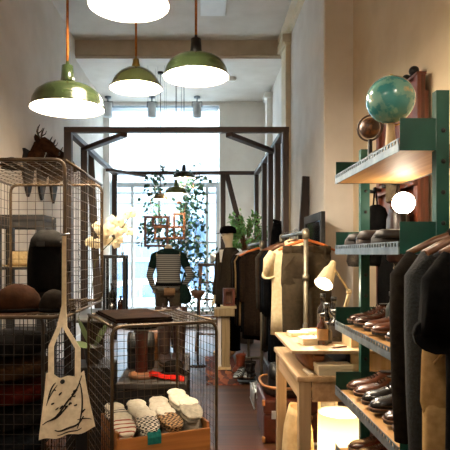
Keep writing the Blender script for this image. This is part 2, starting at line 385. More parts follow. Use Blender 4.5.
G1 = 'green enamel pendant lamps over the shop floor'
p = P(129, 4, 2.77); pendant('large pendant lamp hanging highest, its green shade cut off by the top edge', p, .42, ZC, 'wide', GREENE, CORD, GREENE, 36, G1)
p = P(67.5, 107.5, 3.06); pendant('wide green pendant lamp hanging lowest near the left wall', p, .42, ZC, 'wide', GREENE, CORD, GREENE, 36, G1)
p = P(136, 87.5, 3.9); pendant('smaller bell shaped olive green pendant lamp with brass coloured neck', p, .385, ZC, 'bell', GREENL, CORD, M('brassy', '#a58a50', '#94793f', rough=.3, metal=.8), 28, G1)
p = P(196, 76, 3.44); pendant('wide green pendant lamp with a black socket on an orange cord', p, .42, ZC, 'wide', GREENE, CORD, BLACKM, 36, G1)
G2 = 'small pendant lamps hanging before the window'
p = P(184, 178, 8.72); pendant('small dark green pendant lamp hanging below the far frame beam', p, .37, ZF, 'wide', GREEND, BLKCORD, BLACKM, 12, G2)
p = P(176, 193.5, 8.2); pendant('small light green pendant lamp hanging below the dark green one', p, .35, ZF, 'wide', GREENL, BLKCORD, GREENL, 12, G2)
p = P(160.5, 199, 8.70); pendant('small bronze pendant lamp hanging lowest of the far lamps', p, .25, ZF, 'bell', BRONZE, BLKCORD, BRONZE, 8, G2)
# two unseen pendants added behind the viewpoint for warm fill light
G3 = 'unseen pendant lamps added behind the viewpoint for warm fill'
pendant('unseen green pendant lamp added behind the viewpoint for warm fill, left side', (-.9, .2, 2.75), .42, ZC, 'wide', GREENE, CORD, GREENE, 22, G3)
pendant('unseen green pendant lamp added behind the viewpoint for warm fill, right side', (.8, .1, 2.9), .42, ZC, 'wide', GREENE, CORD, GREENE, 22, G3)
# ------------------------------------------------------------------ wire cages (local: x right, y back, z up; origin = front left floor corner)
def rrect(a, b, c, d, r=.05):   # rounded rectangle path through four corners
    pts = []; cs = [Vector(q) for q in (a, b, c, d)]
    for i in range(4):
        p, q, n = cs[i - 1], cs[i], cs[(i + 1) % 4]
        u = (p - q).normalized() * r; w_ = (n - q).normalized() * r
        for t in (0, .25, .5, .75, 1): pts.append(q + u * (1 - t) ** 2 + w_ * t ** 2)
    return pts
def cage(label, loc, rz, w, d, z0, z1, front, top=True, shelf=None, cell=.05, group=None, mat=None, rw=.0019, fr=.009):
    mat = mat or CAGEM
    A = [V(0, 0, z0), V(w, 0, z0), V(w, 0, z1), V(0, 0, z1)]; B = [p + V(0, d, 0) for p in A]
    parts = [('front_frame', MB().tube(rrect(*A), fr, n=8, closed=True), mat), ('back_frame', MB().tube(rrect(*B), fr, n=8, closed=True), mat),
             ] + [('side_rail', MB().tube([(a, 0, z), (a, d, z)], fr * .8), mat) for a in (0, w) for z in (z0, z1)]
    n = lambda q: max(2, round(q / cell))
    h = z1 - z0
    pan = [((0, d, z0), (w, 0, 0), (0, 0, h), w, h), ((0, 0, z0), (0, d, 0), (0, 0, h), d, h), ((w, 0, z0), (0, d, 0), (0, 0, h), d, h), ((0, 0, z0), (w, 0, 0), (0, d, 0), w, d)]
    if top: pan.append(((0, 0, z1), (w, 0, 0), (0, d, 0), w, d))
    if front: pan.append(((0, 0, z0), (w, 0, 0), (0, 0, h), w, h))
    if shelf: pan.append(((0, 0, shelf), (w, 0, 0), (0, d, 0), w, d))
    for o, u, v, lu, lv in pan: parts.append(('wire_panel', MB().wires(o, u, v, n(lu), n(lv), rw), mat))
    return thing('wire_cage', label, 'cage', parts, loc=loc, rz=rz, group=group)
GC = 'wire mesh storage cages'
cage('open fronted wire cage on top of the dark cage, holding a black bag and hats', (-1.18, 2.43, 0), 0, .563, .9, 1.115, 1.825, False, cell=.052, group=GC)
cage('dark wire cage standing on the floor at far left under the open one', (-1.36, 2.66, 0), 0, .577, .66, .02, 1.10, True, cell=.05, group=GC, mat=CAGED, rw=.0024)
CR = math.radians(22.5)
cage('wire cage in the middle of the floor with a wooden box of socks', (-.433, 2.6, 0), CR, .55, .6, .02, 1.048, False, cell=.043, shelf=.2, group=GC, mat=CAGEM)
def CL(u, v, z): return V(-.433, 2.6, 0) + Matrix.Rotation(CR, 3, 'Z') @ V(u, v, z)

# ------------------------------------------------------------------ socks box
b0 = CL(.285, .235, .2085)
bx = MB()
bw, bd, bh, t = .5, .38, .305, .014
parts = [('front_board', MB().box((-bw / 2, -bd / 2, 0), (bw / 2, -bd / 2 + t, bh - .03), bevel=.003), wood('box_wood', '#b5793f', '#9a6230', 'x', rough=.55),
          [('finger_hole', MB().lathe([(0, 0), (.014, 0), (.014, .003), (0, .003)], (.2, -bd / 2 - .002, .13), axis='y', n=16), M('hole_dark', '#1c0e06', rough=.9))]),
         ('back_board', MB().box((-bw / 2, bd / 2 - t, 0), (bw / 2, bd / 2, bh)), MATS['box_wood']),
         ('side_board', MB().box((-bw / 2, -bd / 2 + t, 0), (-bw / 2 + t, bd / 2 - t, bh)), MATS['box_wood']), ('side_board', MB().box((bw / 2 - t, -bd / 2 + t, 0), (bw / 2, bd / 2 - t, bh)), MATS['box_wood']),
         ('bottom_board', MB().box((-bw / 2 + t, -bd / 2 + t, 0), (bw / 2 - t, bd / 2 - t, t)), MATS['box_wood'])]
thing('wooden_box', 'open wooden box packed with folded socks inside the middle wire cage', 'box', parts, loc=b0, rz=CR)
WS = fabric('sock_white', '#e6decb', '#d8cdb6', 50)
CK1 = checker('sock_check_black', '#ded6c4', '#2a2622', 75); CK2 = checker('sock_check_tan', '#a98355', '#3a2a1c', 75)
ST1 = stripes('sock_stripe_red', '#e6decb', '#a1432c', 9, 'Y', .8); ST2 = stripes('sock_stripe_black', '#ded6c4', '#2e2b28', 14, 'Y', .7)
GRS = fabric('sock_grey', '#8a8273', '#a79e8c', 40); TEAL = fabric('sock_teal', '#1f6460', '#2a7871', 50)
def slab(w_, d_, h_, seed=0):
    rr = random.Random(seed); rings = []
    for i in range(11):
        t_ = i / 10; y = -d_ / 2 + d_ * t_; k = min(1, math.sin(PI * min(max(t_, .04), .96)) ** .35)
        ring = []
        for j in range(16):
            a = 2 * PI * j / 16; c, s = math.cos(a), math.sin(a)
            ring.append(V(w_ / 2 * k * math.copysign(abs(c) ** .6, c) + rr.uniform(-.002, .002), y, h_ / 2 * k * math.copysign(abs(s) ** .7, s) + rr.uniform(-.002, .002)))
        rings.append(ring)
    return MB().loft(rings)
GS = 'folded socks in the wooden box'
sk = [(-.19, -.10, ST1, 'white socks with red and black stripes at the left end of the box'), (-.065, -.11, CK1, 'black and white checked socks at the front of the box'),
      (.06, -.105, CK2, 'tan and black checked socks at the front of the box'), (.185, -.095, GRS, 'grey and cream socks at the front right corner of the box'),
      (-.185, .06, ST2, 'black striped white socks behind the red striped pair'), (-.06, .065, WS, 'plain white socks behind the black and white checked pair'),
      (.065, .07, WS, 'plain cream socks behind the tan checked pair'), (.185, .075, WS, 'plain white socks at the back right corner of the box')]
for i, (x, y, mm, lb) in enumerate(sk):
    lift = .012 * i / 4 + (.03 if x > .1 else 0)
    tl_ = lambda dz, dy, deg, m_, yaw=0.: m_.xf(Matrix.Translation((0, dy, dz)) @ Matrix.Rotation(yaw, 4, 'Z') @ Matrix.Rotation(math.radians(deg * .75), 4, 'X'))
    ps = [('foot', tl_(.0, -.01, 17, slab(.122, .20, .024, i), .04), mm), ('foot', tl_(-.022, .0, 15, slab(.120, .20, .024, i + 9), -.07), mm), ('cuff', tl_(.022, .055, 20, slab(.112, .09, .014, i + 20), .1), WS),
          ('folded_stack', slab(.124, .17, .15, i + 50).xf(Matrix.Translation((0, 0, -.115))), GRS)]
    thing('sock_pair', lb, 'socks', ps, loc=b0 + Matrix.Rotation(CR, 3, 'Z') @ V(x, y + .025, .312 + lift), rz=CR + R.uniform(-.18, .18), group=GS)
q = MB()
pts = [(-.02, -.165, .295), (-.02, -.19, .290), (-.02, -.2, .27), (-.02, -.2, .235)]
q.loft([[V(x_ + p[0] - .04, p[1] - .004 * (1 if k in (0, 1) else -1), p[2] + (.004 if k in (0, 1) and i < 2 else 0)) for k, x_ in enumerate((-.035, .035, .035, -.035))] for i, p in enumerate(pts)], smooth=False)
o = one('sock', q, TEAL, 'dark teal sock hanging over the front edge of the sock box', 'sock'); rel = o.location.copy(); o.location = b0 + Matrix.Rotation(CR, 3, 'Z') @ rel; o.rotation_euler = (0, 0, CR)

# ------------------------------------------------------------------ things inside the upper cage
BLK = fabric('black_cloth', '#060606', '#0c0b0b', 40); GRYC = fabric('grey_cap_cloth', '#262422', '#1b1a18', 50)
cx, cyy = X(47, 2.95), 2.95
rings = []
for z, rx, ry in ((0, .085, .08), (.02, .1, .095), (.12, .103, .095), (.22, .096, .09), (.28, .083, .08), (.315, .06, .06), (.33, .03, .03)):
    rings.append(sell(cx, cyy, 1.20 + z, rx, ry, e=2.5, fold=.03, k=5))
top = MB().loft([sell(cx + .012, cyy - .01, 1.47 + z, rx, ry, e=2.4) for z, rx, ry in ((-.03, .094, .094), (.0, .093, .092), (.04, .07, .07), (.062, .03, .035))])
thing('backpack', 'black soft bag with a grey rounded top in the upper wire cage', 'bag', [('body', MB().loft(rings), BLK), ('top_flap', top, GRYC), ('strap', MB().tube([(cx + .095, cyy - .02, 1.46), (cx + .13, cyy - .05, 1.32), (cx + .1, cyy - .03, 1.2)], .012, flat=.4), BLK),
      ('buckle', MB().box((cx - .02, cyy - .125, 1.44), (cx + .02, cyy - .115, 1.465)), BLACKM), ('base', MB().loft([sell(cx, cyy, z, .09, .08) for z in (1.132, 1.2)]), BLK)])
def hat(label, loc, r, mat, band, rz=0, group=None, h=.11, dome=False):
    cr = MB().loft([sell(0, 0, z, a * r, b_ * r, e=2.1, n=32) for z, a, b_ in (((0, .66, .58), (h * .3, .67, .57), (h * .6, .58, .49), (h * .82, .44, .36), (h * .95, .26, .2), (h, .08, .06)) if dome else ((0, .62, .55), (h * .5, .6, .53), (h * .9, .53, .42), (h, .40, .26), (h * .86, .3, .1), (h * .84, .1, .03)))])
    br_ = MB().grid(lambda u, v: V((.60 + .4 * v) * r * math.cos(2 * PI * u), (.53 + .4 * v) * r * math.sin(2 * PI * u), .012 * v * v * (1 - 1.3 * abs(math.sin(2 * PI * u))) + .004), 40, 4)
    bd_ = MB().tube([(r * .625 * math.cos(a), r * .555 * math.sin(a), .016) for a in [2 * PI * i / 32 for i in range(32)]], .008, n=6, closed=True, flat=1.6)
    return thing('hat', label, 'hat', [('crown', cr, mat), ('brim', br_, mat), ('hat_band', bd_, band)], loc=loc, rz=rz, group=group)
FELT = fabric('brown_felt', '#20120a', '#2c190e', 30); FELTD = fabric('dark_felt', '#14100d', '#1d1713', 30); BAND = fabric('hat_band', '#0a0808')
hat('dark brown felt hat lying at the left of the black bag in the upper cage', (X(18, 2.62), 2.62, 1.12), .17, FELT, BAND, .3, h=.135, dome=True)
hat('small dark felt hat lying in front of the black bag in the upper cage', (X(54, 2.6), 2.6, 1.12), .11, FELTD, BAND, -.4, h=.11, dome=True)
one('cap', MB().loft([sell(X(12, 2.75), 2.75, 1.834 + z, r, r * 1.1) for z, r in ((0, .05), (.03, .05), (.05, .035), (.058, .01))]).box((X(12, 2.75) - .03, 2.64, 1.834), (X(12, 2.75) + .03, 2.72, 1.842), bevel=.003), FELTD, 'small dark cap lying on top of the upper wire cage', 'cap')

# lower cage: folded dark clothes
FC = [fabric('fold_black', '#0d0c0c', '#171514'), fabric('fold_brown', '#26170f', '#31200f'), fabric('fold_red', '#2d0a06', '#3a0f08'), fabric('fold_slate', '#15171a', '#1e2023')]
zz = .07
fl = ['folded black garment', 'folded dark brown garment', 'folded dark red garment', 'folded slate coloured garment']
pos = ['at the bottom of the dark cage', 'second from the bottom of the dark cage', 'third from the bottom of the dark cage', 'in the middle of the dark cage', 'fifth from the bottom of the dark cage', 'second from the top of the dark cage', 'on top of the pile in the dark cage']
for i, k in enumerate((0, 1, 3, 0, 2, 1, 0)):
    h = .125
    one('folded_garment', slab(.44, .46, h, i).xf(Matrix.Translation((-1.07, 3.0, zz + h / 2))), FC[k], fl[k] + ' ' + pos[i], 'garment', 'folded clothes in the dark cage'); zz += h + .004

# ------------------------------------------------------------------ tote bag hanging from the upper cage
CAN = M('canvas', '#ddd2bb', '#cabea5', rough=.95, scale=40, bump=.2)
ty = 2.36
tl = [P(46, 373, ty), P(84, 372, ty), P(95, 428, ty), P(39, 440, ty)]
def tote(u, v, s):   # u across, v down, s side
    a = tl[0].lerp(tl[1], u); b_ = tl[3].lerp(tl[2], u); p = a.lerp(b_, v)
    sag = .022 * math.sin(PI * u) * (1 - v) ** 2
    d_ = .028 * math.sin(PI * min(max(u, 0), 1)) ** .6 * (.25 + .75 * math.sin(PI * min(1, v * .55 + .1)))
    return V(p.x, ty + s * d_ + .006 * math.sin(9 * u + 5 * v), p.z - sag + .006 * math.sin(14 * u))
tb = MB().grid(lambda u, v: tote(u, v, -1), 18, 16).grid(lambda u, v: tote(u, v, 1), 18, 16)
hk = P(64, 236, 2.405)
st = []
for s, u in ((-1, .14), (-1, .84)):
    a = tote(u, 0, s); st.append(('strap', MB().loft([[V(p.x - w_, p.y, p.z), V(p.x + w_, p.y, p.z), V(p.x + w_, p.y + .004, p.z), V(p.x - w_, p.y + .004, p.z)] for p, w_ in ((hk + V(.0, .0, .0), .009), (V(hk.x + .002, ty + .035, 1.17), .010), (V(hk.x + (.012 if u > .5 else -.012), ty + .01, 1.08), .011), (a + V(0, -.002, .12), .012), (a + V(0, -.003, -.05), .013))], smooth=False), CAN))
ink = MB()
def stroke(pts, r):
    pp = []
    for u, v in pts: q = tote(u, v, -1); pp.append(V(q.x, q.y - .0015, q.z))
    ink.tube(pp, [r * (.4 + .6 * math.sin(PI * (i + .5) / len(pp))) for i in range(len(pp))], n=6)
def curve(p0, p1, p2, n=10): return [((1 - t) ** 2 * p0[0] + 2 * t * (1 - t) * p1[0] + t * t * p2[0], (1 - t) ** 2 * p0[1] + 2 * t * (1 - t) * p1[1] + t * t * p2[1]) for t in [i / n for i in range(n + 1)]]
for s, r in (((.06, .78), (.5, .6), (.93, .05), ), .004), (((.12, .45), (.16, .2), (.28, .08)), .0035), (((.1, .5), (.2, .25), (.33, .1)), .0025), (((.86, .1), (.95, .5), (.72, .9)), .004), (((.3, .86), (.6, 1.0), (.86, .72)), .005), (((.35, .95), (.6, .99), (.8, .9)), .003), (((.74, .75), (.85, .72), (.97, .85)), .003), (((.2, .72), (.4, .62), (.55, .55)), .004): stroke(curve(*s), r)
for i in range(16):
    u = R.uniform(.2, .85); v = R.uniform(.2, .75); stroke([(u, v), (u + R.uniform(.01, .05), v - R.uniform(.0, .05)), (u + .06, v - .03)], R.uniform(.0025, .0045))
bt = tote(.47, .06, -1)
thing('tote_bag', 'cream canvas tote bag with black brush drawing hanging from the wire cage', 'bag', [('body', tb, CAN, [('print', ink, M('ink', '#1a1715', rough=.9), 'black sketchy brush strokes')])] + st + [('button', MB().lathe([(0, -.012), (.009, -.010), (.01, 0), (0, .002)], (bt.x, bt.y, bt.z), axis='y', n=16), BLACKM),
     ('hook', MB().tube([(hk.x - .02, 2.425, hk.z + .012), (hk.x, 2.40, hk.z + .006), (hk.x + .02, 2.425, hk.z + .012)], .004, n=6), STEEL)])
# ------------------------------------------------------------------ deer heads on the left wall
DEER = fabric('deer_fur', '#26150c', '#352012', 30); ANT = M('antler', '#4a3a28', '#2e2318', rough=.7, scale=30)
def deer(label, y, rz, k=1.0):
    pl_ = [(0, -.21), (.05, -.16), (.13, -.02), (.14, .10), (.10, .17), (.12, .21), (-.12, .21), (-.10, .17), (-.14, .10), (-.13, -.02), (-.05, -.16)]
    plq = MB().prism([(0, a, b_) for a, b_ in pl_], (.025, 0, 0))
    hd = MB().tube([(.026, 0, .10), (.06, 0, .105), (.10, 0, .19), (.12, 0, .245), (.16, -.005, .262), (.21, -.01, .235), (.25, -.012, .20), (.285, -.014, .178), (.295, -.015, .172)], [.085, .08, .066, .064, .07, .056, .04, .032, .014], n=16)
    ps = [('plaque', plq, wood('plaque_wood', '#0d0603', '#150a05', 'z', rough=.8)), ('head', hd, DEER, [('nose', MB().ball((.292, -.015, .18), .017, 12, 8), BLACKM), ('eye', MB().ball((.185, .046, .262), .010, 10, 8), BLACKM), ('eye', MB().ball((.185, -.056, .262), .010, 10, 8), BLACKM)])]
    for s in (1, -1):
        ps.append(('ear', MB().loft([[V(.12, s * .05, .27) + V(w_ * math.cos(a), s * t * .8, t * .55 + w_ * .4 * math.sin(a)) for a in [2 * PI * j / 10 for j in range(10)]] for t, w_ in ((0, .012), (.03, .026), (.07, .022), (.105, .004))]), DEER))
        an = MB().tube([(.13, s * .025, .30), (.12, s * .045, .335), (.115, s * .065, .365), (.125, s * .07, .40), (.14, s * .065, .43)], [.011, .010, .009, .007, .003], n=8)
        an.tube([(.118, s * .055, .35), (.15, s * .06, .37), (.165, s * .058, .40)], [.007, .005, .002], n=6)
        ps.append(('antler', an, ANT))
    e = thing('deer_head', label, 'trophy', ps, loc=(XL + .0003, y, 2.27), rz=0, group='deer head trophies on the left wall'); e.scale = (k,) * 3; return e
deer('stuffed deer head on a shield plaque, closest to the viewer on the left wall', 5.85, -.35, 1.2)
deer('stuffed deer head on a shield plaque, second along the left wall', 6.35, -.3, 1.15)
deer('stuffed deer head on a shield plaque, closest to the timber frame', 6.85, -.3, 1.1)
# ------------------------------------------------------------------ black stand by the left wall
def table(name, label, x0, x1, y0, y1, h, tt, leg, mt, ml, cat='table', apron=0, shelves=(), rnd=0, over=.0, group=None):
    ps = [('tabletop', MB().box((x0, y0, h - tt), (x1, y1, h), bevel=min(tt * .3, .008)), mt)]
    for a in (x0 + over, x1 - over - leg):
        for c in (y0 + over, y1 - over - leg): ps.append(('leg', MB().box((a, c, 0), (a + leg, c + leg, h - tt), bevel=.004), ml))
    if apron:
        if apron > .3: mt = ml
        zt = h - tt; o = over + .008
        ps.append(('apron', MB().box((x0 + o + leg, y0 + o, zt - apron), (x1 - o - leg, y0 + o + .02, zt)), mt)); ps.append(('apron', MB().box((x0 + o + leg, y1 - o - .02, zt - apron), (x1 - o - leg, y1 - o, zt)), mt))
        ps.append(('apron', MB().box((x0 + o, y0 + o + leg, zt - apron), (x0 + o + .02, y1 - o - leg, zt)), mt)); ps.append(('apron', MB().box((x1 - o - .02, y0 + o + leg, zt - apron), (x1 - o, y1 - o - leg, zt)), mt))
    for z in shelves: ps.append(('shelf', MB().box((x0 + .01, y0 + .01, z - .02), (x1 - .01, y1 - .01, z)), mt))
    return thing(name, label, cat, ps, group=group)
table('display_stand', 'tall narrow black wooden display stand by the left wall', -1.6, -1.2, 4.1, 4.45, 1.70, .05, .06, BLACKW, BLACKW, 'stand', apron=.05, shelves=(1.3, .8, .3))
hat('beige straw hat on the upper shelf of the black display stand', (-1.44, 4.27, 1.302), .14, fabric('straw', '#b59d74', '#9d865e'), fabric('tan_band', '#6a5231'), 0, h=.12)
GRYT = M('grey_top', '#5b5a57', '#4a4947', rough=.35, scale=6)
# dark round table carrying the glass case and orchid
rt = -.98, 5.0, .85
thing('round_table', 'dark round table with a grey top under the glass case', 'table', [('tabletop', MB().lathe([(0, .82), (.46, .82), (.48, .83), (.48, .845), (.47, .85), (0, .85)], (rt[0], rt[1], 0), n=48), GRYT),
     ('pedestal', MB().lathe([(0, .03), (.09, .03), (.06, .1), (.05, .4), (.08, .7), (.2, .82), (0, .82)], (rt[0], rt[1], 0)), BLACKW), ('base', MB().lathe([(0, 0), (.27, 0), (.27, .02), (.1, .05), (0, .05)], (rt[0], rt[1], 0)), BLACKW)])
gx0, gx1, gy0, gy1, gz0, gz1 = X(104, 4.9), X(124, 4.9), 4.9, 5.08, .852, Z(255, 4.9)
cb = MB()
for a in (gx0, gx1):
    for c in (gy0, gy1): cb.box((a - .012, c - .012, gz0), (a + .012, c + .012, gz1))
for z in (gz0, gz1 - .03):
    cb.box((gx0 - .014, gy0 - .014, z), (gx1 + .014, gy1 + .014, z + .03), bevel=.003)
thing('display_case', 'small black framed glass display case on the round table', 'display case', [('case_frame', cb, BLACKM), ('glass_pane', MB().box((gx0, gy0 - .002, gz0 + .03), (gx1, gy0 + .001, gz1 - .03)).box((gx1 - .001, gy0, gz0 + .03), (gx1 + .002, gy1, gz1 - .03)), glassmat('case_glass', '#f4f8fa', .12)),
      ('finial', MB().lathe([(0, 0), (.012, .005), (.015, .02), (0, .03)], (gx1 - .02, gy0 + .05, gz1)), STEEL)])
def bottle(label, loc, r, h, glass, lab=None, cap=BLACKM, group=None, cat='bottle'):
    pr = [(0, 0), (r * .92, 0), (r, .006), (r, h * .56), (r * .9, h * .64), (r * .42, h * .74), (r * .36, h * .88), (r * .42, h * .89), (r * .42, h * .90), (0, h * .9)]
    ps = [('body', MB().lathe(pr, n=24), glass), ('cap', MB().lathe([(0, h * .9), (r * .5, h * .9), (r * .5, h), (0, h)], n=20), cap)]
    if lab: ps.append(('paper_label', MB().lathe([(r * 1.01, h * .16), (r * 1.015, h * .17), (r * 1.015, h * .5), (r * 1.01, h * .51)], n=24), lab))
    return thing('bottle', label, cat, ps, loc=loc, group=group)
AMB = M('amber_glass', '#3a1706', '#4a2008', rough=.1, coat=.8); DKG = M('dark_glass', '#0c0806', '#140d09', rough=.1, coat=.8); PAPER = M('label_paper', '#8a6a45', '#a07f57', rough=.8); PAPERD = M('label_dark', '#2b241d', '#3a3128', rough=.7)
bottle('dark tall bottle standing inside the small black framed glass case', ((gx0 + gx1) / 2 - .03, 4.99, .883), .035, .25, DKG)
bottle('short amber bottle beside the dark bottle inside the small glass case', ((gx0 + gx1) / 2 + .045, 5.0, .883), .028, .13, AMB)
bottle('small dark bottle on the round table behind the orchid', (-.79, 4.72, .852), .03, .16, DKG)
# ------------------------------------------------------------------ orchid on a black plinth behind the cages
oy = 3.62; pc = P(93, 352, oy)
one('plinth', MB().box((pc.x - .14, oy - .14, 0), (pc.x + .14, oy + .14, pc.z - .075), bevel=.008), BLACKW, 'black plinth under the orchid behind the wire cages', 'plinth')
PET = cloth_glow('petal_cream', '#efe2c2', .45); STEMG = M('stem_green', '#4b5326', '#3a4420', rough=.6); LEAFP = M('leaf_pale', '#8fa373', '#7b9162', rough=.45, scale=12)
ps = [('pot', MB().lathe([(0, 0), (.045, 0), (.06, .1), (.066, .1), (.066, .115), (.055, .115), (.05, .09), (0, .09)], (pc.x, oy, pc.z - .075), n=28), M('pot_dark', '#1c1815', '#26211c', rough=.4))]
stemp = [P(93, 345, oy), P(91, 300, oy), P(95, 262, oy), P(103, 250, oy), P(115, 238, oy), P(126, 222, oy), P(133, 210, oy)]
ps.append(('stem', MB().tube(stemp, .0035, n=6), STEMG))
def leaf(p, q, w_, droop=.0, up=V(0, -1, .3)):
    d = q - p; s = d.cross(up).normalized()
    return [[p + d * t + s * e * w_ * math.sin(PI * min(t * .93 + .07, 1)) ** .7 + V(0, 0, -droop * t * t + (.0 if e else -.006)) for e in (-.5, 0, .5)] for t in [i / 8 for i in range(9)]]
for a, c, w_ in (((90, 345), (78, 318), .032), ((95, 345), (108, 322), .04), ((92, 347), (72, 342), .04)):
    g = leaf(P(*a, oy - .04), P(*c, oy - .1), w_, .0); ps.append(('leaf', MB().loft(g, cap=False, closed=False), LEAFP))
def flower(c, r, nrm):
    m_ = MB(); z = Vector(nrm).normalized(); x = z.orthogonal().normalized(); y = z.cross(x)
    for k in range(5):
        a = 2 * PI * k / 5 + .3; d = x * math.cos(a) + y * math.sin(a); s = z.cross(d); w_ = .62 if k in (1, 4) else .46
        m_.grid(lambda u, v: c + d * (u * r) + s * ((v - .5) * 2 * w_ * r * math.sin(PI * min(.97, u * .8 + .16)) ** .8) + z * (-.35 * r * u * u + .12 * r * (1 - abs(v - .5) * 2)), 6, 6)
    m_.ball(c + z * .008, r * .16, 8, 6); return m_
for (px, py, r) in ((131, 212, .036), (125, 214, .038), (119, 221, .036), (113, 222, .042), (108, 229, .043), (103, 233, .043), (118, 232, .034), (126, 228, .036), (129, 231, .03), (98, 226, .034), (107, 240, .038), (116, 243, .034), (119, 239, .03), (92, 243, .036), (97, 244, .033), (88, 241, .030)):
    ps.append(('flower', flower(P(px, py, oy + R.uniform(-.05, .05)), r * 1.15, (R.uniform(-.5, .5), -1, R.uniform(-.3, .6))), PET))
thing('orchid', 'orchid with a spray of cream flowers behind the upper wire cage', 'plant', ps)
# beaded chain hanging from the upper cage
ch = MB()
for i in range(46): ch.ball((X(79, 3.32) + .004 * math.sin(i), 3.326, 1.46 - i * .0105), .0045, 6, 4)
one('bead_chain', ch, STEEL, 'thin bead chain hanging down behind the right side of the upper cage', 'chain')

# ------------------------------------------------------------------ low table with boots and leather goods behind the middle cage
table('low_table', 'low grey topped black table behind the middle cage with boots and hats on it', -.56, -.10, 3.5, 4.6, .56, .04, .05, M('pale_top', '#3d3630', '#312b25', rough=.6, scale=5), BLACKW, apron=.46)
LB = leather('boot_brown', '#27110a', '#190b06'); LR = leather('rust_leather', '#5c2212', '#48190d', .45); SOLE = M('sole', '#1a0f09', rough=.6)
def shoe_mb(L, w_, h, open_h):
    rings = []; top = [(0, .55, .75), (.08, .8, 1.0), (.25, .9, 1.0), (.42, .95, .95), (.55, 1.0, .62), (.72, 1.05, .46), (.88, .85, .38), (.97, .5, .26), (1.0, .18, .12)]
    for t, a, b_ in top:
        y = t * L; ring = []
        for j in range(16):
            an = 2 * PI * j / 16; c, s = math.cos(an), math.sin(an)
            ring.append(V(a * w_ / 2 * math.copysign(abs(c) ** .8, c) * (1 if s < 0 else .82 if b_ > .7 else 1), y, h * b_ * (.5 + .5 * math.copysign(abs(s) ** .7, s)) + .012))
        rings.append(ring)
    return MB().loft(rings)
def sole_mb(L, w_):
    o = [(.5, 0), (.78, .05), (.82, .25), (.72, .45), (.95, .68), (.85, .88), (.5, .985), (.15, 1.01)]
    pl_ = [(a * w_ / 2 * 1.06, b_ * L, 0) for a, b_ in o] + [(-a * w_ / 2 * 1.06, b_ * L, 0) for a, b_ in reversed(o)]
    return MB().prism(pl_, (0, 0, .012)).box((-w_ * .36, -.005, -.018), (w_ * .36, L * .27, 0), bevel=.003)
def shoe(name, label, loc, rz, mat, L=.29, w_=.1, h=.085, boot=0, lace=True, group=None, cat='shoe'):
    ps = [('upper', shoe_mb(L, w_, h, 0), mat), ('sole', sole_mb(L, w_), SOLE)]
    if boot:
        ps.append(('shaft', MB().loft([sell(0, .085 + dy, z, rx, ry, n=24, e=2.1, fold=.02, k=4) for z, rx, ry, dy in ((h * .5, .045, .075, 0), (h, .046, .07, .0), (h + boot * .4, .05, .062, -.008), (h + boot * .8, .06, .072, -.012), (h + boot, .062, .074, -.012), (h + boot - .01, .055, .066, -.012), (h + boot * .6, .04, .05, -.01))]), mat))
        ps.append(('pull_tab', MB().tube([(0, .0, h + boot - .03), (0, -.012, h + boot + .02), (0, .012, h + boot - .01)], .006, n=6), mat))
    else:
        ps.append(('opening', MB().loft([sell(0, L * .25, z, w_ * .30 * k, L * .19 * k, n=20) for z, k in ((h * .98 + .012, .9), (h * 1.0 + .0135, 1.0), (h * 1.0 + .014, .85))]), M('shoe_lining', '#120b07', rough=.9)))
        if lace:
            q = MB()
            for i in range(4): yy = L * (.47 + .05 * i); q.tube([(-w_ * .22, yy, h * (.98 - .12 * i) - .006), (0, yy + .004, h * (1.03 - .12 * i) + .006), (w_ * .22, yy, h * (.98 - .12 * i) - .006)], .0028, n=5)
            ps.append(('laces', q, M('lace', '#241a12', rough=.9)))
    ps.append(('welt', MB().tube([(a * w_ / 2 * 1.08, b_ * L, .014) for a, b_ in [(.5, 0), (.78, .05), (.82, .25), (.74, .45), (.97, .68), (.87, .88), (.5, .99), (0, 1.02), (-.5, .99), (-.87, .88), (-.97, .68), (-.74, .45), (-.82, .25), (-.78, .05), (-.5, 0)]], .0035, n=5), M('welt', '#5a3a1f', rough=.6)))
    return thing(name, label, cat, ps, loc=Vector(loc) + V(0, 0, .018), rz=rz, group=group)
GB = 'boots on the low table'
shoe('boot', 'tall brown leather boot on the low table, left one of the pair', (X(165, 4.1) - .02, 4.2, .56), PI + .15, LB, boot=.33, group=GB, cat='boot')
shoe('boot', 'tall brown leather boot on the low table, right one of the pair', (X(178, 4.1) + .015, 4.24, .56), PI - .1, LB, boot=.33, group=GB, cat='boot')
c = (X(141, 3.65), 3.68)
thing('hat_stand', 'rust red wooden hat stand with a round base on the low table', 'stand', [('column', MB().lathe([(.04, .02), (.043, .03), (.04, .12), (.042, .25), (.05, .32), (.05, .335), (0, .335)], (*c, .56)), LR), ('base', MB().lathe([(0, 0), (.085, 0), (.09, .012), (.085, .03), (.05, .04), (0, .04)], (*c, .56), n=40), M('base_tan', '#9a6a44', '#85583a', rough=.45))])
hat('flat dark brown hat resting on the rust red hat stand', (*c, .895), .16, FELTD, BAND, .2, h=.08)
red = MB().loft([[p + V(0, -.055 * e_, .018 * max(0, math.cos(PI / 2 * e_)) + .008 * math.sin(i * 1.7)) for e_ in (-1, -.5, 0, .5, 1)] + [p + V(0, -.055 * e_, -.004) for e_ in (1, -1)] for i, p in enumerate([V(-.38 + .044 * i, 3.68 - .015 * i, .575 + .01 * math.sin(i)) for i in range(7)])])
one('scarf', red, fabric('red_cloth', '#b02318', '#941a12', 40), 'bright red folded scarf lying on the low table behind the sock box', 'scarf')
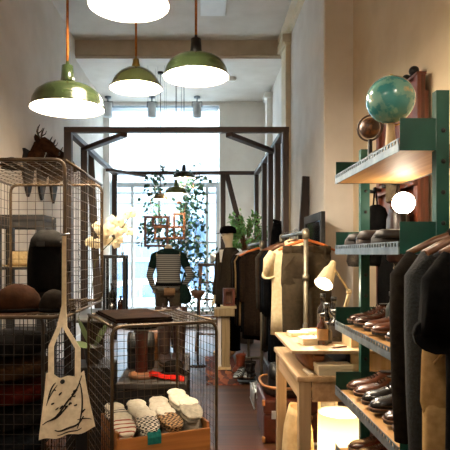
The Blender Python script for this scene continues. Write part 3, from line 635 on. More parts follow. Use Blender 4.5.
def bag(name, label, loc, w_, d_, h, mat, rz=0, handle=True, cat='bag'):
    ps = [('body', MB().loft([sell(0, 0, z, w_ / 2 * a, d_ / 2 * b_, e=3, n=28, fold=.03, k=3) for z, a, b_ in ((0, .9, .9), (.02, 1, 1), (h * .5, 1, .95), (h * .85, .97, .7), (h, .92, .3))]), mat), ('flap', MB().loft([sell(0, -d_ * .04, z, w_ / 2 * a, d_ / 2 * b_, e=3, n=28) for z, a, b_ in ((h * .5, 1.02, 1.0), (h * .84, 1.0, .78), (h * 1.0, .95, .38), (h * 1.03, .9, .25))]), mat)]
    if handle: ps.append(('handle', MB().tube([(-w_ * .22, 0, h), (-w_ * .2, 0, h + .06), (0, 0, h + .085), (w_ * .2, 0, h + .06), (w_ * .22, 0, h)], .009, n=8), mat))
    ps.append(('clasp', MB().box((-.02, -d_ * .52, h * .52), (.02, -d_ * .49, h * .6), bevel=.003), M('brass', '#a07a35', rough=.3, metal=.9)))
    return thing(name, label, cat, ps, loc=loc, rz=rz)
bag('satchel', 'black leather satchel on the low table behind the left part of the cage', (-.45, 3.98, .56), .2, .14, .26, leather('black_leather', '#0a0807', '#120f0c', .6), .1)
bag('satchel', 'tan leather satchel on the low table between hat stand and boots', (-.42, 4.3, .56), .2, .12, .24, leather('tan_leather', '#8a552c', '#70431f'), -.1)

one('folded_cloth', MB().box((-.15, -.25, -.007), (.15, .25, .006), bevel=.004).box((-.148, -.246, .007), (.146, .2, .018), bevel=.004).xf(Matrix.Translation((CL(.18, .30, 0).x, CL(.18, .30, 0).y, 1.062)) @ Matrix.Rotation(CR, 4, 'Z')), fabric('brown_blanket', '#120b07', '#22150d', 30), 'dark brown folded cloth lying on top of the middle wire cage', 'cloth')

CRW = wood('crate_dark_fill', '#2a1a10', '#1c110a', 'x', rough=.7)  # added crate: dark fill for the shade behind the middle cage, hides bright floor
q = [('panel', MB().box((-.54, 4.46, .561), (-.30, 4.48, .93), bevel=.003), CRW), ('panel', MB().box((-.54, 4.56, .561), (-.30, 4.58, .93), bevel=.003), CRW), ('end_panel', MB().box((-.54, 4.481, .561), (-.52, 4.559, .93)), CRW), ('end_panel', MB().box((-.32, 4.481, .561), (-.30, 4.559, .93)), CRW)]
thing('wooden_crate', 'dark brown crate added at the far end of the low table to hide bright floor', 'crate', q)
hat('dark felt hat lying on the low table beside the brown boots', (-.20, 3.78, .561), .12, FELTD, BAND, .4, h=.09)
# ------------------------------------------------------------------ hanging garments (local: origin on the rail, x = shoulder axis)
def hanger(label, loc, rz, mat, w=.42, group=None):
    h = MB().tube([(-w / 2, 0, -.155), (-w * .3, 0, -.115), (0, 0, -.075), (w * .3, 0, -.115), (w / 2, 0, -.155)], [.010, .013, .014, .013, .010], n=8, flat=.7)
    k = MB().tube([(0, 0, -.07), (0, 0, -.035)] + [(.018 * math.sin(a) + .0, 0, -.008 + .018 * -math.cos(a) + .0) for a in [0, .8, 1.6, 2.4, 3.2, 3.9]], .0022, n=6)
    return thing('clothes_hanger', label, 'hanger', [('bar', h, mat), ('hook', k, STEEL, None, 'metal hook')], loc=loc, rz=rz, group=group)
def jacket(name, label, loc, rz, mat, w=.44, L=.72, th=.055, sl=.58, collar=True, ph=0., group=None, cat='jacket', flare=1.0, lapel=None):
    hw = w / 2; d = -.035
    rg = [sell(0, 0, d + z, a * hw, th * b_, fold=f, k=6, ph=ph) for z, a, b_, f in ((-.03, .22, .6, 0), (-.05, .34, .8, 0), (-.075, .62, .85, 0), (-.105, .88, .9, .02), (-.14, .97, 1, .04), (-.22, .95, 1.05, .06), (-.42, .93, 1.1, .1), (-L * .8, .95 * flare, 1.1, .14), (-L, .98 * flare, 1.1, .16))]
    ps = [('body', MB().loft(rg), mat)]
    for s in (1, -1):
        ps.append(('sleeve', MB().tube([(s * hw * .84, 0, d - .115), (s * hw * 1.0, .0, d - .17), (s * hw * 1.0, .012, d - .30), (s * hw * 1.02, .005, d - .30 - (sl - .3) * .5), (s * hw * 1.02, -.012, d - sl)], [.05, .062, .058, .05, .046] if sl > .35 else [.045, .058, .062, .064, .066], n=14, flat=.75), mat))
    if collar: ps.append(('collar', MB().tube([(.075 * math.cos(a), .04 * math.sin(a), d - .045 + .02 * math.sin(a)) for a in [2 * PI * i / 20 for i in range(20)]], .017, n=8, closed=True), mat))
    pk = MB().box((-.011, -th * 1.13, d - L + .02), (.011, -th * 1.02, d - .10), bevel=.003)
    ps.append(('placket', pk, mat))
    return thing(name, label, cat, ps, loc=loc, rz=rz, group=group)
def trousers(label, loc, rz, mat, w=.36, L=1.0, th=.05, group=None, ph=0.):
    hw = w / 2; d = -.10; ps = [('waistband', MB().loft([sell(0, 0, d - z, hw * a, th * b_, e=3) for z, a, b_ in ((0, .95, .8), (.005, 1, .9), (.05, 1.0, 1.0), (.055, .97, .9))]), mat),
        ('hips', MB().loft([sell(0, 0, d - z, hw * a, th * b_, fold=f, k=5, ph=ph) for z, a, b_, f in ((.045, .98, 1, 0), (.15, 1.04, 1.15, .05), (.28, 1.06, 1.2, .08), (.31, 1.02, 1.0, .05))]), mat)]
    for s in (1, -1): ps.append(('leg', MB().loft([sell(s * hw * c, 0, d - z, hw * a, th * b_, fold=.12, k=3, ph=ph + s) for z, c, a, b_ in ((.24, .5, .52, 1.1), (.4, .52, .5, 1.1), (.7, .54, .44, 1.0), (L, .55, .42, .95))]), mat))
    for s in (1, -1): ps.append(('pocket_seam', MB().tube([(s * hw * .55, -th * 1.22, d - .07), (s * hw * .95, -th * .95, d - .17)], .004, n=5), mat))
    ps.append(('fly_seam', MB().tube([(0, -th * 1.2, d - .06), (0, -th * 1.24, d - .26)], .004, n=5), mat))
    for a in (-.7, -.25, .25, .7): ps.append(('belt_loop', MB().box((a * hw - .008, -th * 1.03, d - .055), (a * hw + .008, -th * .95, d + .004)), mat))
    return thing('trousers', label, 'trousers', ps, loc=loc, rz=rz, group=group)
PIPE = M('rail_pipe', '#8f8672', '#77705f', rough=.4, metal=.6, scale=12)
def rack(label, x, y0, y1, z, base, rr=.017):
    ps = [('rail', MB().tube([(x, y0, z), (x, y1, z)], rr * .9, n=12), GALV)]
    for y in (y0, y1): ps.append(('post', MB().tube([(x, y, 0.03), (x, y, z)], rr, n=12), PIPE, [('elbow', MB().tube([(x, y, z - .05), (x, y, z - .008), (x, y + (.012 if y == y0 else -.012), z + .004), (x, y + (.05 if y == y0 else -.05), z)], rr * 1.45, n=12), PIPE), ('coupling', MB().lathe([(rr, -.02), (rr * 1.5, -.02), (rr * 1.5, .02), (rr, .02)], (x, y, z - .33), n=14), PIPE)]))
    for y in (y0, y1): ps.append(('foot_bar', MB().tube([(x + base[0], y, .02), (x + base[1], y, .02)], .018, n=10), PIPE))
    ps.append(('base_bar', MB().tube([(x + base[0], y0, .02), (x + base[0], y1, .02)], .014, n=10), PIPE))
    return thing('clothes_rack', label, 'clothes rack', ps)
HWO = M('hanger_orange', '#c0682c', '#a95621', rough=.4, scale=12); HWB = M('hanger_brown', '#5d371c', '#4a2a14', rough=.4, scale=12)
CB = fabric('wear_black', '#050505', '#0a0a0b', 50); CN = fabric('wear_navy', '#080a0e', '#0d1116', 50); CCH = M('wear_charcoal', '#080a0c', '#171c20', rough=.95, scale=140, bump=.3); COL_ = fabric('wear_olive', '#30291f', '#3a3125', 40)
CT = fabric('wear_tan', '#8d7350', '#7b6343', 40); CCR = fabric('wear_cream', '#e2d0aa', '#d4c096', 40); CBR = fabric('wear_brown', '#1c150f', '#261c14', 50); CGY = fabric('wear_grey', '#25231f', '#2e2b27', 50); CSAND = fabric('wear_sand', '#8f7650', '#7d6541', 40)
# near rack of clothes
RX, RZ = .75, 1.56
rack('pipe clothes rack by the wooden table with cream shirt and olive trousers', RX, 3.9, 5.06, RZ, (.27, -.03))
def hang(y, x, z, kind, mat, lab, hm, hl, gh, rz=0, **k):
    hanger(hl, (x, y, z + .022), rz, hm, group=gh)
    if kind == 't': return trousers(lab, (x, y, z), rz, mat, **k)
    return jacket(kind, lab, (x, y, z), rz, mat, **k)
GH = 'hangers on the rack by the table'; GJ = 'clothes on the rack by the table'
hang(4.0, .775, RZ, 't', COL_, 'olive brown trousers hanging at the front of the rack by the table', HWO, 'orange wooden hanger with the olive trousers on the rack by the table', GH, w=.36, L=.98, th=.05)
hang(4.14, .72, RZ, 'shirt', CCR, 'cream short sleeved shirt hanging behind the olive trousers', HWB, 'brown hanger inside the cream short sleeved shirt', GH, w=.40, L=.74, sl=.27, th=.05, cat='shirt', group=GJ)
for i, (y, mt, nm, L) in enumerate(((4.29, CB, 'black coat directly behind the cream shirt on the near rack', 1.05), (4.44, CN, 'dark navy coat second behind the cream shirt on the near rack', 1.0), (4.59, CB, 'black jacket third behind the cream shirt on the near rack', .9), (4.74, CBR, 'dark brown jacket second from the far end of the near rack', .95), (4.9, CGY, 'dark grey coat at the far end of the near rack', 1.0))):
    hang(y, .75, RZ, 'coat', mt, nm, HWB, 'brown hanger inside the ' + nm.split(' on the')[0].split(' at the')[0], GH, w=.43, L=L, th=.06, sl=.62, ph=i, group=GJ, cat='coat')
# far rack of clothes
R2X, R2Z = .62, 1.515
rack('pipe clothes rack further back with dark coats', R2X, 5.6, 7.2, R2Z, (.2, -.1))
GH2 = 'hangers on the far rack'; GJ2 = 'clothes on the far rack'
hanger('empty orange wooden hanger at the near end of the far rack', (R2X - .02, 5.75, R2Z + .022), .25, HWO, group=GH2)
for i, (y, mt, nm, L) in enumerate(((5.97, CBR, 'brown coat closest to the viewer on the far rack', .98), (6.16, CB, 'black coat second on the far rack', 1.05), (6.32, CN, 'navy coat third on the far rack', 1.0), (6.5, CSAND, 'sand coloured coat in the middle of the far rack', .95), (6.67, CB, 'black coat just behind the sand coloured coat', 1.0), (6.84, CGY, 'grey coat second from the far end of the far rack', 1.0), (7.0, CBR, 'dark brown coat at the far end of the far rack', 1.0))):
    hang(y, R2X - .01, R2Z, 'coat', mt, nm, HWB, 'brown hanger inside the ' + nm.split(' on the')[0].split(' at the')[0].split(' in the')[0], GH2, rz=-.6, w=.33 + .018 * i, L=L, th=.055, sl=.62, ph=i * 2., group=GJ2, cat='coat')
# coat hung on the timber stud
q = P(277, 218, 6.3)
jacket('coat', 'black coat hung high on a stud of the timber frame', (q.x - .02, 6.1, q.z + .02), 1.3, CB, w=.3, L=.55, sl=.5, th=.06, cat='coat')
# mirror leaning against the pier
mr = MB()
mx0, mx1, mz = 5.03, 5.88, 1.80
def mbar(y0, z0, y1, z1): return mr.box((1.11, y0, z0), (1.15, y1, z1), bevel=.006)
mbar(mx0, 0, mx0 + .07, mz); mbar(mx1 - .07, 0, mx1, mz); mbar(mx0 + .07, mz - .08, mx1 - .07, mz); mbar(mx0 + .07, 0, mx1 - .07, .08)
thing('mirror', 'tall mirror in a black wooden frame leaning on the right wall', 'mirror', [('frame', mr, BLACKW), ('glass', MB().box((1.12, mx0 + .06, .07), (1.13, mx1 - .06, mz - .07)), M('mirror_glass', '#15171a', rough=.12, metal=.3)), ('back_board', MB().box((1.132, mx0 + .06, .07), (1.142, mx1 - .06, mz - .07)), MIDWZ), ('stay', MB().beam((1.15, 5.45, 1.3), (1.235, 5.6, 1.28), .03, .02), BLACKW)])
# ------------------------------------------------------------------ mannequins (one continuous skinned body each)
def skin(name, joints, edges, root, mat, parent, sub=2):
    me = bpy.data.meshes.new(name); me.from_pydata([j[0] for j in joints], edges, []); o = bpy.data.objects.new(name, me); COL.objects.link(o)
    s = o.modifiers.new('s', 'SKIN'); s.use_smooth_shade = True
    for i, j in enumerate(joints):
        d = me.skin_vertices[0].data[i]; d.radius = j[1] if isinstance(j[1], tuple) else (j[1], j[1]); d.use_root = (i == root)
    sb = o.modifiers.new('u', 'SUBSURF'); sb.levels = sb.render_levels = sub
    bpy.context.view_layer.update(); ev = o.evaluated_get(bpy.context.evaluated_depsgraph_get())
    nm = bpy.data.meshes.new_from_object(ev); o.modifiers.clear(); o.data = nm; bpy.data.meshes.remove(me)
    nm.materials.clear(); nm.materials.append(mat)
    for p_ in nm.polygons: p_.use_smooth = True
    if parent: o.parent = parent
    return o
def mannequin_body(parent, head, armsL, armsR, tall=1.0):
    J = [(V(0, 0, .93), (.15, .105)), (V(0, 0, 1.10), (.125, .09)), (V(0, .0, 1.28), (.15, .10)), (V(0, 0, 1.40), (.14, .085)), (V(0, 0, 1.475), (.055, .055)), (V(0, .01, 1.54), (.052, .052))]
    E = [(0, 1), (1, 2), (2, 3), (3, 4), (4, 5)]
    if head: J += [(V(0, .025, 1.62), (.078, .09)), (V(0, .02, 1.70), (.075, .088)), (V(0, .015, 1.75), (.045, .055))]; E += [(5, 6), (6, 7), (7, 8)]
    for arm in (armsL, armsR):
        b0 = len(J); J += [(V(*p), r) for p, r in arm]; E.append((3, b0)); E += [(b0 + i, b0 + i + 1) for i in range(len(arm) - 1)]
        w_ = V(*arm[-1][0]); d = (w_ - V(*arm[-2][0])).normalized(); s = d.cross(V(0, 1, 0)); s = s.normalized() if s.length > .1 else V(1, 0, 0); n_ = s.cross(d)
        hp = len(J) - 1
        for k, (o_, ln) in enumerate(((-.025, .07), (-.009, .085), (.008, .08), (.024, .062))):
            i0 = len(J); J += [(w_ + d * .075 + s * o_ + n_ * .0, .0085), (w_ + d * (.075 + ln * .5) + s * o_ * 1.15 + n_ * .008, .008), (w_ + d * (.075 + ln) + s * o_ * 1.15 + n_ * .022, .0065)]
            E += [(hp, i0), (i0, i0 + 1), (i0 + 1, i0 + 2)]
        i0 = len(J); J += [(w_ + d * .03 + s * -.035, .011), (w_ + d * .07 + s * -.055 + n_ * .01, .008)]; E += [(hp, i0), (i0, i0 + 1)]
    for s in (1, -1):
        b0 = len(J); J += [(V(s * .095, 0, .84), .095), (V(s * .105, .01, .48), .062), (V(s * .11, -.01, .30), .058), (V(s * .115, -.01, .085), .038), (V(s * .12, .10, .035), (.042, .03)), (V(s * .125, .19, .025), (.03, .02))]
        E.append((0, b0)); E += [(b0 + i, b0 + i + 1) for i in range(5)]
    return skin('body', J, E, 0, SKIN, parent)
def shirt_mb(arms, hem=.86, r=1.0, loose=1.0):
    m_ = MB().loft([sell(0, 0, z, a * r, b_ * r, n=32, e=2.3, fold=f, k=5) for z, a, b_, f in ((hem, .185 * loose, .13 * loose, .03), (1.0, .178 * loose, .125 * loose, .03), (1.1, .162 * loose, .115, .03), (1.25, .18, .125, .01), (1.36, .19, .115, 0), (1.43, .16, .09, 0), (1.465, .10, .07, 0), (1.475, .06, .055, 0))]); return m_
def sleeve_mb(arm, k=1.35, n=None):
    pts = [V(arm[0][0][0] * .78, 0, 1.375)] + [V(*p) for p, _ in arm]; rs = [.055] + [q * k for _, q in arm]
    m_ = MB(); out_p = []; out_r = []
    for i in range(len(pts) - 1):
        for t in (0, .34, .67): out_p.append(pts[i].lerp(pts[i + 1], t)); out_r.append(rs[i] * (1 - t) + rs[i + 1] * t)
    out_p.append(pts[-1]); out_r.append(rs[-1])
    return m_.tube(out_p[:n] if n else out_p, out_r[:n] if n else out_r, n=14)
def pants(hem=.09, k=1.0):
    m_ = [MB().loft([sell(0, 0, z, a * k, b_ * k, n=28, e=2.4) for z, a, b_ in ((.80, .18, .125), (.88, .188, .13), (.97, .175, .122), (1.02, .165, .115))])]
    for s in (1, -1): m_.append(MB().loft([sell(s * x, y, z, a * k, b_ * k, n=20, fold=.05, k=4, ph=s) for z, x, y, a, b_ in ((.86, .092, 0, .10, .118), (.7, .098, .005, .095, .108), (.5, .104, .01, .082, .09), (.3, .108, -.005, .075, .082), (hem, .112, -.01, .072, .08))])); 
    return m_
def mannequin(label, loc, rz, head, aL, aR): 
    e = bpy.data.objects.new('mannequin', None); COL.objects.link(e); e.location = loc; e.rotation_euler = (0, 0, rz); tag(e, label, 'mannequin', None)
    mannequin_body(e, head, aL, aR); return e
# window mannequin seen from behind, facing the street (local +y = street)
aL = [((-.185, 0, 1.375), .055), ((-.235, -.03, 1.20), .047), ((-.265, -.03, 1.10), .043), ((-.235, .04, .98), .037), ((-.205, .09, .90), .03)]
aR = [((.185, 0, 1.375), .055), ((.26, -.04, 1.21), .047), ((.315, -.06, 1.11), .043), ((.255, .01, 1.01), .037), ((.195, .06, .955), .03)]
mq = mannequin('headless mannequin in a striped top and dark trousers facing the street', (X(168.5, 7.6), 7.6, 0), 0, False, aL, aR)
STRP = stripes('striped_knit', '#3a3b38', '#98958d', 11, 'Z', .45); DGR = fabric('dark_green_knit', '#12201c', '#1a2a25', 50)
link('striped_top', shirt_mb(0, .9), STRP, mq)
yk = MB().loft([sell(0, 0, z, a, b_, n=32, e=2.3) for z, a, b_ in ((1.395, .186, .113), (1.43, .165, .095), (1.468, .105, .074), (1.48, .062, .057))]); link('dark_yoke', yk, DGR, mq)
for a in (aL, aR):
    so = link('sleeve', sleeve_mb(a, 1.12), STRP, mq); link('upper_sleeve', sleeve_mb(a, 1.2, 7), DGR, so)
TRO = fabric('window_trousers', '#3b332a', '#463c31', 50)
pm = pants(); ho = link('trousers', pm[0], TRO, mq)
for q in pm[1:]: link('trouser_leg', q, TRO, ho)
link('belt', MB().loft([sell(0, 0, z, .184, .132, n=28, e=2.4) for z in (.955, .995)]), fabric('belt_black', '#0d0c0b'), mq)
link('hip_patch', MB().loft([sell(0.02, -.092, z, .085, .05, n=16, e=3) for z in (.83, .93)]), fabric('patch_tan', '#7d6146', '#8c6e50'), mq)
bq = MB().loft([sell(.205, -.02, z, a, b_, n=20, e=2.6, fold=.05, k=4) for z, a, b_ in ((.70, .06, .05), (.72, .105, .065), (.80, .12, .07), (.90, .095, .06), (.97, .045, .035))])
bg_ = thing('shoulder_bag', 'dark green soft bag hanging at the hip of the striped mannequin', 'bag', [('body', bq, DGR), ('strap', MB().tube([(.175, -.04, .96), (.21, -.07, 1.06), (.23, -.05, 1.14), (.25, .03, 1.06), (.22, .03, .96)], .014, n=8, flat=.5), DGR)], loc=mq.location)
# capped mannequin by the racks, turned towards the aisle
bL = [((-.185, 0, 1.375), .055), ((-.235, .0, 1.15), .047), ((-.24, .01, 1.07), .043), ((-.235, .05, .93), .037), ((-.225, .08, .82), .03)]
bR = [((.185, 0, 1.375), .055), ((.235, .0, 1.15), .047), ((.24, .01, 1.07), .043), ((.235, .05, .93), .037), ((.225, .08, .82), .03)]
m2 = mannequin('mannequin with a black cap and long dark jacket beside the clothes racks', (X(229, 7.5) , 7.45, 0), PI - 1.0, True, bL, bR)
JK = fabric('jacket_brown_grey', '#2f2820', '#3a3228', 60)
jb = link('jacket', MB().loft([sell(0, 0, z, a, b_, n=32, e=2.3, fold=f, k=6) for z, a, b_, f in ((.72, .235, .17, .05), (.9, .22, .16, .05), (1.05, .205, .15, .03), (1.25, .21, .145, .01), (1.37, .215, .13, 0), (1.44, .17, .105, 0), (1.475, .105, .085, 0), (1.49, .08, .07, 0))]), JK, m2)
for a in (bL, bR): link('sleeve', sleeve_mb(a, 1.55), JK, jb)
link('lapel', MB().prism([(-.005, .152, 1.05), (-.06, .14, 1.38), (-.075, .10, 1.48), (-.03, .11, 1.46), (0.0, .135, 1.2)], (0, .012, 0)).prism([(.005, .152, 1.05), (.06, .14, 1.38), (.075, .10, 1.48), (.03, .11, 1.46), (0.0, .135, 1.2)], (0, .012, 0)), JK, jb)
link('shirt_front', MB().prism([(0, .125, 1.12), (-.045, .115, 1.46), (.045, .115, 1.46)], (0, .02, 0)), fabric('shirt_white', '#d9d2c4'), m2)
pm = pants(); ho = link('trousers', pm[0], CB, m2)
for q in pm[1:]: link('trouser_leg', q, CB, ho)
cpz = MB().loft([sell(0, .02, z, a, b_, n=28) for z, a, b_ in ((1.685, .096, .112), (1.72, .10, .116), (1.76, .09, .105), (1.785, .05, .06), (1.79, .012, .015))])
link('face', MB().ball((0, .115, 1.655), .016, 10, 8, (.8, 1.1, 1.3)).ball((0, .105, 1.615), .018, 10, 6, (1.3, .5, .35)), SKIN, m2)
thing('cap', 'black peaked cap worn by the mannequin beside the clothes racks', 'cap', [('crown', cpz, CB), ('peak', MB().loft([[V(.095 * math.cos(a) * k, .06 + (.085 * math.sin(a)) * k * 1.0 + .03 * k, 1.693 - .012 * k + e) for a in [PI * i / 14 for i in range(15)]] for k, e in ((.9, 0), (1.25, 0), (1.25, .006), (.9, .008))], cap=False, closed=False), CB)], loc=m2.location, rz=m2.rotation_euler.z)
# ------------------------------------------------------------------ plants
def leafquad(m_, c, d, n_, L, w_):
    d = d.normalized(); s = d.cross(n_); s = s.normalized() if s.length > .05 else d.orthogonal().normalized(); n2 = s.cross(d)
    p = [c, c + d * L * .35 + s * w_ * .5 + n2 * L * .05, c + d * L * .7 + s * w_ * .36 + n2 * L * .02, c + d * L - n2 * L * .06, c + d * L * .7 - s * w_ * .36 + n2 * L * .02, c + d * L * .35 - s * w_ * .5 + n2 * L * .05]
    vs = [m_.b.verts.new(q) for q in p]; a = m_.b.verts.new(c + d * L * .5 - n2 * L * .03)
    for i in range(6): m_.b.faces.new((vs[i], vs[(i + 1) % 6], a))
def rdir(up=0.): return V(R.gauss(0, 1), R.gauss(0, 1), R.gauss(0, 1) + up)
LFM = M('bush_leaf', '#7dae5e', '#4a7d42', rough=.5, scale=14); LFD = M('ivy_leaf', '#23493c', '#35614a', rough=.45, scale=14)
py_ = 8.55; pcx, pcz = X(246, py_), Z(231, py_)
fol = MB(); stems = MB()
for i in range(40):
    a = rdir(.3).normalized(); e = V(pcx + a.x * .36, py_ + a.y * .12, pcz + a.z * .30); s0 = V(pcx + R.uniform(-.03, .03), py_, pcz - .38)
    mid = (s0 + e) / 2 + V(0, 0, .06); stems.tube([s0, mid, e], [.006, .004, .002], n=5)
    for k in range(22):
        t = R.uniform(.45, 1.05); p_ = s0.lerp(mid, t * 2) if t < .5 else mid.lerp(e, t * 2 - 1); leafquad(fol, p_, rdir(.2), rdir(.8), R.uniform(.05, .085), R.uniform(.03, .045))
thing('potted_plant', 'bushy green leafy plant in a tall pot behind the clothes rack', 'plant', [('foliage', fol, LFM), ('stems', stems, MIDWZ), ('pot', MB().lathe([(0, .0), (.12, 0), (.17, .3), (.19, pcz - .40), (.2, pcz - .36), (.185, pcz - .36), (.17, pcz - .42), (0, pcz - .42)], (pcx, py_, 0)), M('pot_grey', '#6a645b', '#5b564e', rough=.8))])
def vine(label, path, n, spread, lsz=(.05, .095), group=None):
    st_ = MB().tube(path, .006, n=5); lf = MB(); path = [Vector(p) for p in path]; m_ = len(path) - 1
    for k in range(n):
        t = R.random() * m_; i = min(int(t), m_ - 1); p_ = path[i].lerp(path[i + 1], t - i); off = V(R.gauss(0, spread), R.gauss(0, spread * .7), R.gauss(0, spread))
        if k % 9 == 0: st_.tube([p_, p_ + off * .6 + V(0, 0, .02), p_ + off], .003, n=4)
        for r_ in range(2): leafquad(lf, p_ + off + rdir() * .02, rdir(-.4), rdir(), R.uniform(*lsz), R.uniform(lsz[0], lsz[1]) * .8)
    return thing('ivy_vine', label, 'vine', [('foliage', lf, LFD), ('stem', st_, MIDWZ)], group=group)
Yv = 8.78; GV = 'ivy hanging from the far frame beam'
def pv(l, Y=Yv, j=.0): return [P(a, b_, Y + (j * math.sin(i * 2.1))) for i, (a, b_) in enumerate(l)]
vine('trailing ivy strand with sparse leaves left of the bronze pendant lamp', pv([(158, 172), (156, 185), (150, 196), (151, 210), (148, 222), (145, 238)], j=.05), 80, .07, group=GV)
vine('thick ivy strand hanging right of the three wooden frames', pv([(197, 172), (193, 186), (196, 200), (190, 212), (197, 226), (194, 242), (200, 258), (198, 276)], j=.07), 190, .105, group=GV)
vine('ivy strand hanging just right of the green pendant lamps', pv([(188, 176), (183, 190), (186, 204), (183, 218), (187, 232)], j=.05), 80, .075, group=GV)
vine('ivy winding across the three hanging wooden frames', pv([(146, 240), (152, 226), (160, 222), (166, 232), (160, 242), (170, 244), (178, 236), (182, 244), (176, 250)], 8.6, .03), 130, .075, group=GV)
vine('ivy climbing over the left side of the step ladder', pv([(196, 262), (192, 276), (196, 290), (190, 302), (193, 316)], 7.95, .04), 90, .06, (.035, .06), group='ivy on the step ladder')
vine('ivy trailing through the rungs of the step ladder', pv([(206, 280), (212, 292), (208, 304), (214, 318)], 7.9, .04), 60, .06, (.035, .055), group='ivy on the step ladder')
def hframe(label, x0, x1, y0, y1, Y, mat, bar=None):
    a = P(x0, y1, Y); b_ = P(x1, y0, Y); t_ = .036; m_ = MB()
    m_.box((a.x, Y - .02, a.z), (b_.x, Y + .02, a.z + t_), bevel=.004).box((a.x, Y - .02, b_.z - t_), (b_.x, Y + .02, b_.z), bevel=.004)
    m_.box((a.x, Y - .02, a.z + t_), (a.x + t_, Y + .02, b_.z - t_), bevel=.004).box((b_.x - t_, Y - .02, a.z + t_), (b_.x, Y + .02, b_.z - t_), bevel=.004)
    zt = ZF
    w_ = MB()
    for x in (a.x + .06, b_.x - .06): w_.tube([(x, Y, b_.z), (x, Y + .0, zt)], .0025, n=4)
    return thing('picture_frame', label, 'frame', [('frame_bars', m_, mat), ('hanging_wire', w_, BLKCORD)], group='empty wooden frames hanging in the ivy')
FW = wood('frame_wood', '#7a4a26', '#5f3819', 'x', rough=.5); FWD = wood('frame_wood_dark', '#4a2412', '#3a1b0c', 'x', rough=.5)
hframe('empty brown wooden frame hanging leftmost in the ivy', 144, 168.5, 216, 247, 8.40, FWD)
hframe('empty lower wooden frame hanging between the two others in the ivy', 154, 185, 226, 239.5, 8.445, FW)
hframe('empty wooden frame hanging rightmost of the ivy frames', 173, 185.5, 213, 239, 8.49, FW)
hframe('small dark wooden frame hanging above the lower one in the ivy', 152, 170, 216, 227, 8.535, FWD)
for px, py, Y, lb in ((179, 202, 8.7, 'tiny terracotta pot hanging in the ivy below the green lamps'), (151.5, 232, 8.7, 'tiny terracotta pot hanging inside the leftmost wooden frame'), (176, 235, 8.74, 'tiny terracotta pot hanging inside the rightmost wooden frame')):
    q = P(px, py, Y); thing('hanging_pot', lb, 'pot', [('bowl', MB().lathe([(0, -.03), (.025, -.028), (.04, 0), (.043, .012), (.036, .012), (.03, -.01), (0, -.015)], q, n=20), M('terracotta', '#a5714a', '#8f5d3a', rough=.8)), ('cord', MB().tube([(q.x, Y, q.z - .015), (q.x, Y, 2.70)], .002, n=4), BLKCORD)], group='tiny hanging pots')
# step ladder
ly = 8.15; lz = Z(264, ly); lx0, lx1 = X(201, ly), X(215.5, ly)
ps = [('top_step', MB().box((lx0 - .05, ly - .1, lz - .03), (lx1 + .05, ly + .1, lz + .01), bevel=.006), wood('ladder_dark', '#3f2413', '#2f1a0c', 'x'))]
for s, x in ((-1, lx0), (1, lx1)):
    ps.append(('front_stile', MB().beam((x, ly - .06, lz - .03), (x + s * .06, ly - .38, 0), .035, .05, (1, 0, 0)), MIDWZ)); ps.append(('rear_stile', MB().beam((x, ly + .06, lz - .03), (x + s * .05, ly + .4, 0), .03, .035, (1, 0, 0)), MIDWZ))
for i in range(1, 5):
    t = i / 5; z = (lz - .03) * (1 - t); yy = ly - .06 - .32 * t; ps.append(('step', MB().box((lx0 - .06 * t, yy - .05, z - .012), (lx1 + .06 * t, yy + .05, z + .012), bevel=.003), MATS['mid_wood']))
thing('step_ladder', 'small wooden step ladder with ivy growing over it', 'ladder', ps)
q = P(198, 294, 6.95); thing('planter_bowl', 'brown bowl planter on a stand beside the step ladder', 'planter', [('bowl', MB().lathe([(0, -.04), (.04, -.04), (.085, .02), (.095, .055), (.085, .055), (.07, .01), (0, -.02)], (q.x, 6.75, q.z)), M('bowl_brown', '#6b4a33', '#5a3d29', rough=.6)), ('stand', MB().tube([(q.x, 6.75, 0), (q.x, 6.75, q.z - .035)], .015, n=8).lathe([(0, 0), (.12, 0), (.12, .012), (0, .02)], (q.x, 6.75, 0)), BLACKM)])
# studio lamp shade beyond the ladder
q = P(215, 258, 8.6)
thing('floor_lamp', 'grey metal floor lamp with a dish shade behind the step ladder', 'lamp', [('shade', MB().lathe([(.025, .09), (.05, .08), (.10, .02), (.12, -.03), (.115, -.03), (.09, .02), (.03, .07)], (0, 0, 0), n=28).xf(Matrix.Translation(q) @ Matrix.Rotation(-.9, 4, 'Y')), M('lamp_grey', '#9a9b99', '#8c8d8b', rough=.35, metal=.5)), ('pole', MB().tube([(q.x + .09, 8.6, q.z + .03), (q.x + .13, 8.6, q.z - .1), (q.x + .13, 8.6, .02)], .010, n=8), STEEL), ('base', MB().lathe([(0, 0), (.13, 0), (.13, .015), (.02, .03), (0, .03)], (q.x + .13, 8.6, 0)), STEEL)])
# ------------------------------------------------------------------ floor pieces on the right of the aisle
PALED = wood('aged_pale_wood', '#a8916a', '#8c7650', 'z', rough=.6)
ty_ = 6.6; tx0, tx1 = X(214, ty_), X(234, ty_); tz = Z(308, ty_)
thing('display_stand', 'pale wooden T shaped stand on the rug beside the far rack', 'stand', [('top_board', MB().box((tx0, ty_ - .12, tz - .09), (tx1, ty_ + .12, tz), bevel=.006), PALED), ('post', MB().box(((tx0 + tx1) / 2 - .03, ty_ - .05, .03), ((tx0 + tx1) / 2 + .07, ty_ + .05, tz - .09), bevel=.004), PALED), ('side_post', MB().box(((tx0 + tx1) / 2 - .075, ty_ - .03, .03), ((tx0 + tx1) / 2 - .035, ty_ + .03, tz - .09), bevel=.004), WHITEP), ('foot', MB().box((tx0 + .04, ty_ - .11, .008), (tx1 - .04, ty_ + .11, .03), bevel=.004), PALEW)])
bx0 = X(223, ty_)
